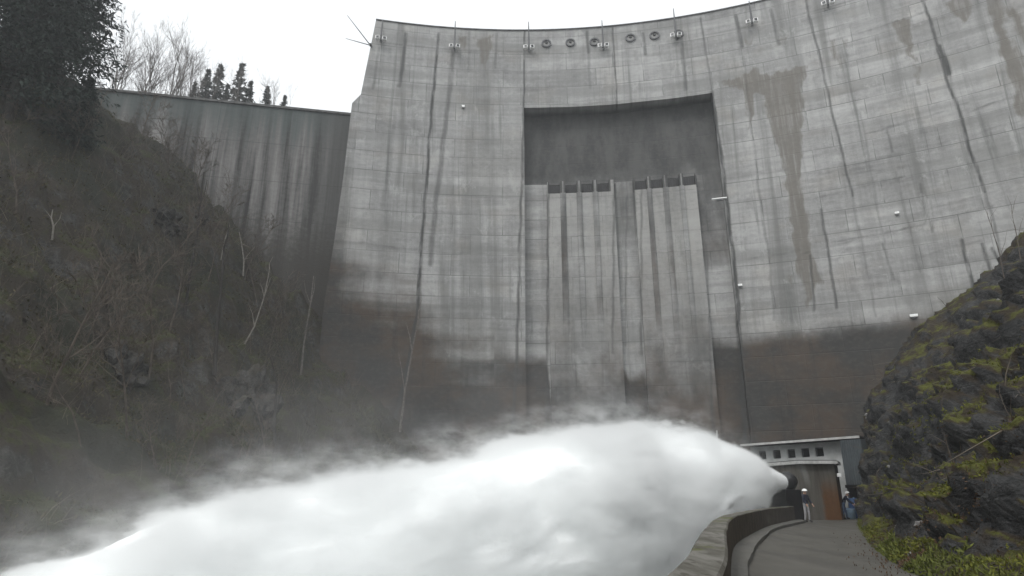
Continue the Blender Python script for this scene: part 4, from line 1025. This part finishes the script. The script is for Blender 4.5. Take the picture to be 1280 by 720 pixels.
# ------------------------------------------------------------------ PEOPLE
def person(loc, face, label, jacket, trousers, pose, helmet=True):
    root = tag(empty('person', loc, face), label, 'person', None)
    J, E, rad = pose[:3]
    names = list(J); idx = {n_: i for i, n_ in enumerate(names)}
    me = D.meshes.new('body'); me.from_pydata([J[n_] for n_ in names], [(idx[a], idx[b]) for a, b in E], []); me.update()
    o = D.objects.new('body', me); COL.objects.link(o)
    sk = o.modifiers.new('skin', 'SKIN'); sk.use_smooth_shade = True
    for i, n_ in enumerate(names):
        r_ = rad[n_]; me.skin_vertices[0].data[i].radius = r_ if isinstance(r_, tuple) else (r_, r_)
    me.skin_vertices[0].data[idx['pelvis']].use_root = True
    ss = o.modifiers.new('sub', 'SUBSURF'); ss.levels = 2; ss.render_levels = 2
    dg = bpy.context.evaluated_depsgraph_get(); ev = o.evaluated_get(dg); m2 = D.meshes.new_from_object(ev)
    D.objects.remove(o); D.meshes.remove(me)
    m2.name = 'body'
    for mt in (M[jacket], M[trousers], M['skin'], M['boots'], M['hair']): m2.materials.append(mt)
    bones = [(a, b) for a, b in E]
    def part(a, b):
        s_ = {a, b}
        if any(x.startswith(('hand', 'f_', 't_')) for x in s_): return 2
        if any(x.startswith('toe') for x in s_): return 3
        if 'head' in s_ or 'crown' in s_ or 'nose' in s_: return 2
        if any(x.startswith(('knee', 'ankle', 'hip')) for x in s_): return 1
        return 0
    for p in m2.polygons:
        c = p.center; best = (9, 0)
        for a, b in bones:
            A_, B_ = Vector(J[a]), Vector(J[b]); ab = B_-A_; t_ = max(0, min(1, (c-A_).dot(ab)/max(ab.length_squared, 1e-9))); q = (c-A_-ab*t_).length
            if q < best[0]: best = (q, part(a, b))
        p.material_index = best[1]; p.use_smooth = True
    bo = D.objects.new('body', m2); COL.objects.link(bo); bo.parent = root
    H = Vector(J['head'])
    if helmet:
        bm = bmesh.new(); bmesh.ops.create_uvsphere(bm, u_segments=20, v_segments=12, radius=.135)
        bmesh.ops.delete(bm, geom=[v for v in bm.verts if v.co.z < -.01], context='VERTS')
        for v in bm.verts: v.co.y *= 1.15
        r_ = bmesh.ops.create_circle(bm, cap_ends=True, segments=24, radius=.165)
        for v in r_['verts']: v.co.y = v.co.y*1.1-.03
        hm = D.meshes.new('helmet'); bm.to_mesh(hm); bm.free()
        ho = link_mesh('helmet', hm, M['white'], root, True); ho.location = H + Vector((0, 0, .055)); ho.rotation_euler = (pose[3] if len(pose) > 3 else 0, 0, 0)
    else:
        bm = bmesh.new(); bmesh.ops.create_uvsphere(bm, u_segments=16, v_segments=10, radius=.118)
        bmesh.ops.delete(bm, geom=[v for v in bm.verts if v.co.z < -.02 and v.co.y < .03], context='VERTS')
        hm = D.meshes.new('hair'); bm.to_mesh(hm); bm.free(); ho = link_mesh('hair', hm, M['hair'], root, True); ho.location = H + Vector((0, .012, .02))
    for s_ in (-1, 1):                                                # eyes
        e = MB(); bmesh.ops.create_uvsphere(e.bm, u_segments=8, v_segments=6, radius=.013); eo = e.build('eye', M['hair'], root); eo.location = H + Vector((s_*.035, -.098, .012))
    return root
def pose_stand(bend=0.0, armf=0.1, reach=0.0, stride=.1):
    J = {'pelvis': (0, 0, .96), 'spine': (0, -.01-bend*.35, 1.18-bend*.05), 'chest': (0, -.02-bend*.8, 1.38-bend*.22), 'neck': (0, -.03-bend*1.05, 1.53-bend*.36), 'head': (0, -.05-bend*1.25, 1.65-bend*.42), 'crown': (0, -.04-bend*1.3, 1.74-bend*.44), 'nose': (0, -.145-bend*1.25, 1.635-bend*.46)}
    rad = {'pelvis': (.155, .12), 'spine': (.15, .115), 'chest': (.17, .125), 'neck': .06, 'head': (.085, .10), 'crown': .065, 'nose': .018}
    E = [('pelvis', 'spine'), ('spine', 'chest'), ('chest', 'neck'), ('neck', 'head'), ('head', 'crown'), ('head', 'nose')]
    ch_ = J['chest']
    for s_, n_ in ((-1, 'l'), (1, 'r')):
        sh_ = (s_*.2, ch_[1], ch_[2]+.06); rf_ = reach if s_ > 0 else reach*.6
        el = (s_*.27, ch_[1]-.06-rf_*.35, ch_[2]-.22+rf_*.05); wr = (s_*.25-s_*rf_*.15, el[1]-armf*.9-rf_*.4, el[2]-.24+armf*.5)
        hd = (wr[0], wr[1]-.045, wr[2]-.07)
        J.update({'sh'+n_: sh_, 'el'+n_: el, 'wr'+n_: wr, 'hand'+n_: hd}); rad.update({'sh'+n_: .075, 'el'+n_: .055, 'wr'+n_: .038, 'hand'+n_: (.04, .02)})
        E += [('chest', 'sh'+n_), ('sh'+n_, 'el'+n_), ('el'+n_, 'wr'+n_), ('wr'+n_, 'hand'+n_)]
        for k, (dx, L) in enumerate(((-.028, .075), (-.009, .085), (.01, .08), (.028, .062))):
            J['f_%s%d' % (n_, k)] = (hd[0]+dx, hd[1]-.02-.01*k, hd[2]-L*.55); J['f_%s%de' % (n_, k)] = (hd[0]+dx, hd[1]-.045, hd[2]-L)
            rad['f_%s%d' % (n_, k)] = .009; rad['f_%s%de' % (n_, k)] = .008; E += [('hand'+n_, 'f_%s%d' % (n_, k)), ('f_%s%d' % (n_, k), 'f_%s%de' % (n_, k))]
        J['t_'+n_] = (wr[0]-s_*.045, wr[1]-.06, wr[2]-.05); rad['t_'+n_] = .010; E += [('wr'+n_, 't_'+n_)]
        st_ = stride*s_
        J.update({'hip'+n_: (s_*.1, 0, .9), 'knee'+n_: (s_*.11, -.03-st_*.5, .49), 'ankle'+n_: (s_*.115, .02-st_, .09), 'toe'+n_: (s_*.13, -.16-st_, .035)})
        rad.update({'hip'+n_: .1, 'knee'+n_: .068, 'ankle'+n_: .05, 'toe'+n_: (.045, .03)})
        E += [('pelvis', 'hip'+n_), ('hip'+n_, 'knee'+n_), ('knee'+n_, 'ankle'+n_), ('ankle'+n_, 'toe'+n_)]
    return J, E, rad
pp = on_z(1001, 650.5, .1); pp[2] = 0.1
person((pp[0]+.25, pp[1]-.35, .02), .5, 'standing person in dark jacket and pale trousers by the end of the parapet', 'navy', 'paletrouser', pose_stand(0, .12, .1, .06), True)
pp = on_z(1055, 649, 0)
person((pp[0], pp[1]-.2, 0), 1.1, 'person in white helmet and navy clothes leaning forward before the shed', 'navy', 'bluetrouser', (*pose_stand(.22, .15, .35, .12), -.35), True)
# blue things beside the second person
q = on_z(1064, 649, 0); tb_ = tag(empty('plastic_tub', (q[0], q[1], 0), .3), 'light blue plastic tub on the ground beside the helmeted person', 'tub')
b = MB(); b.tube([(0, 0, .0), (0, 0, .62), (0, 0, .66)], [.28, .34, .37], 18, caps=True); b.build('tub_body', M['lightblue'], tb_, True)
MB().tube([(0, 0, .665), (0, 0, .70)], [.37, .35], 18).build('lid', M['blueplastic'], tb_)
q = on_z(1071, 648, 0); br = tag(empty('barrel', (q[0], q[1]+.2, 0)), 'dark blue plastic barrel standing against the rock', 'barrel')
MB().tube([(0, 0, 0), (0, 0, .06), (0, 0, .45), (0, 0, .5), (0, 0, .9), (0, 0, .95), (0, 0, 1.25), (0, 0, 1.3)], [.25, .29, .29, .31, .31, .29, .29, .25], 20).build('barrel_body', M['blueplastic'], br, True)
MB().tube([(.1, 0, 1.3), (.1, 0, 1.36)], .05, 10).build('cap', M['lightblue'], br)

# ------------------------------------------------------------------ WATER JET
AXP = [(977, 603, 40.9, 10), (958, 601, 40.0, 17), (935, 604, 39.0, 35), (900, 612, 37.5, 58), (850, 626, 35.8, 82), (780, 646, 33.8, 98), (690, 662, 31, 112), (600, 684, 29, 106), (500, 715, 27, 112), (400, 738, 25.2, 122), (300, 764, 23.5, 130), (200, 800, 21.8, 132), (80, 852, 20, 138), (-60, 915, 18.5, 142), (-200, 985, 17, 145)]
ap = np.array([list(at(u, v, d)) + [r_*d/F] for u, v, d, r_ in AXP])
NJ = 260; APS = catmull(ap, NJ); JP = APS[:, :3]; JR = np.maximum(APS[:, 3], .2)
JT = np.gradient(JP, axis=0); JT /= np.linalg.norm(JT, axis=1)[:, None]
SD = np.cross(JT, [0, 0, 1.0]); SD /= np.linalg.norm(SD, axis=1)[:, None]; UPV = np.cross(SD, JT)
arcL = np.r_[0, np.cumsum(np.linalg.norm(np.diff(JP, axis=0), axis=1))]
def jet_tube(k, na, disp, cap=True, lift=0.0):
    P = np.zeros((NJ, na+1, 3))
    for j in range(na+1):
        a = 2*math.pi*j/na; dv = SD*math.cos(a) + UPV*math.sin(a)
        for i in range(NJ):
            r_ = JR[i]*k
            if disp:
                c = Vector(JP[i]) + Vector(dv[i])*r_
                q = Vector((arcL[i]*.42, JR[i]*math.cos(a)*1.1, JR[i]*math.sin(a)*1.1))
                big = mnoise.fractal(q*.30, .8, 2.0, 3); mid = 1-abs(mnoise.noise(q*.85+Vector((3, 1, 7))))*2; fin = mnoise.fractal(q*2.2, .8, 2.1, 4)
                s_ = min(1, arcL[i]/9)
                r_ *= 1 + disp*(big*.42*s_ + (mid-.3)*.16*s_ + fin*.11)
            P[i, j] = JP[i] + dv[i]*r_
    P[:, na] = P[:, 0]
    return P
def make_white_jet():
    k = NT('white_jet_water'); P = k.n('ShaderNodeNewGeometry').outputs['Position']
    n = k.noise(P, 3.0, 6, .7)
    b = k.bsdf(k.mix(n, (.93, .945, .94), (.97, .98, .975)), .9, k.noise(P, 1.6, 6, .7), .35, .3, .1, Subsurface_Weight=0.0)
    return k.m
jet = tag(empty('water_jet', NOZ), 'huge white jet of water spraying left from the outlet valve', 'water jet')
ji = Matrix.Translation(-NOZ)
core = grid_mesh('jet_core', jet_tube(.845, 200, .27), make_white_jet(), flip=False); core.parent = jet; core.matrix_parent_inverse = ji

# spray around it: a volume that thins out from the axis. Axis described in the spray's own frame.
a0 = JP[0]; hd = JP[-60]-JP[0]; yaw = math.atan2(hd[1], hd[0])
cs, sn_ = math.cos(yaw), math.sin(yaw)
loc = np.stack([(JP[:, 0]-a0[0])*cs + (JP[:, 1]-a0[1])*sn_, -(JP[:, 0]-a0[0])*sn_ + (JP[:, 1]-a0[1])*cs, JP[:, 2]-a0[2]], -1)
def float_curve(k, val, xs, ys, lo, hi):
    """piecewise curve through (xs, ys) of the input val"""
    nd = k.n('ShaderNodeFloatCurve'); c = nd.mapping.curves[0]
    x0, x1 = xs[0], xs[-1]
    pts = [((x-x0)/(x1-x0), (y-lo)/(hi-lo)) for x, y in zip(xs, ys)]
    while len(c.points) < len(pts): c.points.new(.5, .5)
    for q, (px_, py_) in zip(c.points, pts): q.location = (px_, py_); q.handle_type = 'AUTO'
    nd.mapping.use_clip = True; nd.mapping.update()
    k.set(nd.inputs['Value'], k.n('ShaderNodeMapRange', {'Value': val, 'From Min': x0, 'From Max': x1}).outputs[0])
    return k.math('ADD', k.math('MULTIPLY', nd.outputs[0], hi-lo), lo)
def make_spray(dens):
    k = NT('spray_volume'); co = k.n('ShaderNodeTexCoord').outputs['Object']
    nz = k.n('ShaderNodeTexNoise', {'Vector': k.mapping(co, (.55, 1, 1)), 'Scale': .42, 'Detail': 4.0, 'Roughness': .62})
    wv = k.n('ShaderNodeVectorMath', {0: nz.outputs['Color'], 1: (.5, .5, .5)}, operation='SUBTRACT').outputs[0]
    wv = k.n('ShaderNodeVectorMath', {0: wv, 'Scale': 2.6}, operation='SCALE').outputs[0]
    nz2 = k.n('ShaderNodeTexNoise', {'Vector': k.mapping(co, (.45, 1, 1)), 'Scale': 1.3, 'Detail': 6.0, 'Roughness': .74})
    w2 = k.n('ShaderNodeVectorMath', {0: nz2.outputs['Color'], 1: (.5, .5, .5)}, operation='SUBTRACT').outputs[0]
    w2 = k.n('ShaderNodeVectorMath', {0: w2, 'Scale': 1.9}, operation='SCALE').outputs[0]
    wv = k.n('ShaderNodeVectorMath', {0: wv, 1: w2}, operation='ADD').outputs[0]
    x0_ = k.n('ShaderNodeSeparateXYZ', {'Vector': co}).outputs[0]
    wv = k.n('ShaderNodeVectorMath', {0: wv, 'Scale': k.ramp(x0_, 0, 11, .08, 1)}, operation='SCALE').outputs[0]
    cw = k.n('ShaderNodeVectorMath', {0: co, 1: wv}, operation='ADD').outputs[0]
    sp = k.n('ShaderNodeSeparateXYZ', {'Vector': cw}); x, y, z = sp.outputs
    ids = np.linspace(0, NJ-1, 13).astype(int); xs = loc[ids, 0]
    yc = float_curve(k, x, xs, loc[ids, 1], -12, 12); zc = float_curve(k, x, xs, loc[ids, 2], -14, 6); rr = float_curve(k, x, xs, JR[ids], 0, 6)
    dy = k.math('SUBTRACT', y, yc); dz = k.math('SUBTRACT', z, zc)
    r_ = k.math('SQRT', k.math('ADD', k.math('MULTIPLY', dy, dy), k.math('MULTIPLY', dz, dz)))
    q = k.math('DIVIDE', r_, k.math('MAXIMUM', rr, .15))
    d = k.ramp(q, 1.10, .89)
    d = k.math('MULTIPLY', k.math('POWER', d, 1.6), dens)
    mist = k.math('MULTIPLY', k.math('MULTIPLY', k.ramp(q, 2.75, 1.0), k.ramp(nz.outputs[0], .36, .66)), k.ramp(x, 13, 34, .006, .030))
    wisp = k.math('MULTIPLY', k.math('MULTIPLY', k.ramp(q, 1.55, 1.0), k.ramp(nz2.outputs[0], .47, .66)), k.ramp(x, 4, 16, .02, .5))
    d = k.math('ADD', d, k.math('ADD', mist, wisp))
    v = k.n('ShaderNodeVolumePrincipled', {'Color': (.99, .996, .995), 'Density': d, 'Anisotropy': .25})
    k.t.links.new(v.outputs[0], k.out.inputs['Volume'])
    return k.m
shellP = jet_tube(1.0, 24, 0)
big_r = np.maximum(JR*np.interp(np.arange(NJ)/NJ, [0, .3, .7], [1.7, 2.2, 2.8]), JR+.6)
for j in range(25):
    a = 2*math.pi*j/24; dv = SD*math.cos(a)+UPV*math.sin(a); shellP[:, j] = JP + dv*big_r[:, None]
ids = np.linspace(0, NJ-1, 40).astype(int); sh_ = shellP[ids][:, :24]
bm = bmesh.new(); rings = []
for row in sh_:
    l_ = np.stack([(row[:, 0]-a0[0])*cs+(row[:, 1]-a0[1])*sn_, -(row[:, 0]-a0[0])*sn_+(row[:, 1]-a0[1])*cs, row[:, 2]-a0[2]], -1)
    rings.append([bm.verts.new(p) for p in l_])
for r0_, r1_ in zip(rings, rings[1:]):
    for k in range(24): bm.faces.new((r0_[k], r0_[(k+1) % 24], r1_[(k+1) % 24], r1_[k]))
bm.faces.new(rings[0]); bm.faces.new(rings[-1]); bmesh.ops.recalc_face_normals(bm, faces=bm.faces)
sm_ = D.meshes.new('spray'); bm.to_mesh(sm_); bm.free()
spr = link_mesh('spray', sm_, make_spray(3.0)); spr.parent = jet; spr.location = Vector(a0)-NOZ; spr.rotation_euler = (0, 0, yaw)
spr['kind'] = 'stuff'

# ------------------------------------------------------------------ AIR
hz_ = MB().box((-5, 40, 30.4), (240, 200, 79.4)).build('haze', None)
k = NT('hazy_air'); v = k.n('ShaderNodeVolumePrincipled', {'Color': (.95, .97, 1.0), 'Density': .0009, 'Anisotropy': .3}); k.t.links.new(v.outputs[0], k.out.inputs['Volume'])
hz_.data.materials.append(k.m); tag(hz_, kind='stuff')

# ------------------------------------------------------------------ camera and render settings
cam = D.cameras.new('camera'); cam.sensor_width = 36; cam.lens = F/1280*36; cam.clip_end = 3000; cam.clip_start = .1
co = D.objects.new('camera', cam); COL.objects.link(co); co.location = (0, 0, CAMZ); co.rotation_euler = (math.pi/2+PITCH, 0, 0); scene.camera = co
scene.view_settings.view_transform = 'Standard'; scene.view_settings.look = 'None'; scene.view_settings.gamma = 1; scene.view_settings.exposure = 0.71
scene.cycles.use_denoising = True
scene.cycles.max_bounces = 10; scene.cycles.diffuse_bounces = 3; scene.cycles.glossy_bounces = 2; scene.cycles.volume_bounces = 7; scene.cycles.transparent_max_bounces = 16
spr_m = spr.data.materials[0]
try: spr_m.cycles.volume_step_rate = .16
except Exception: pass
scene.cycles.volume_max_steps = 256
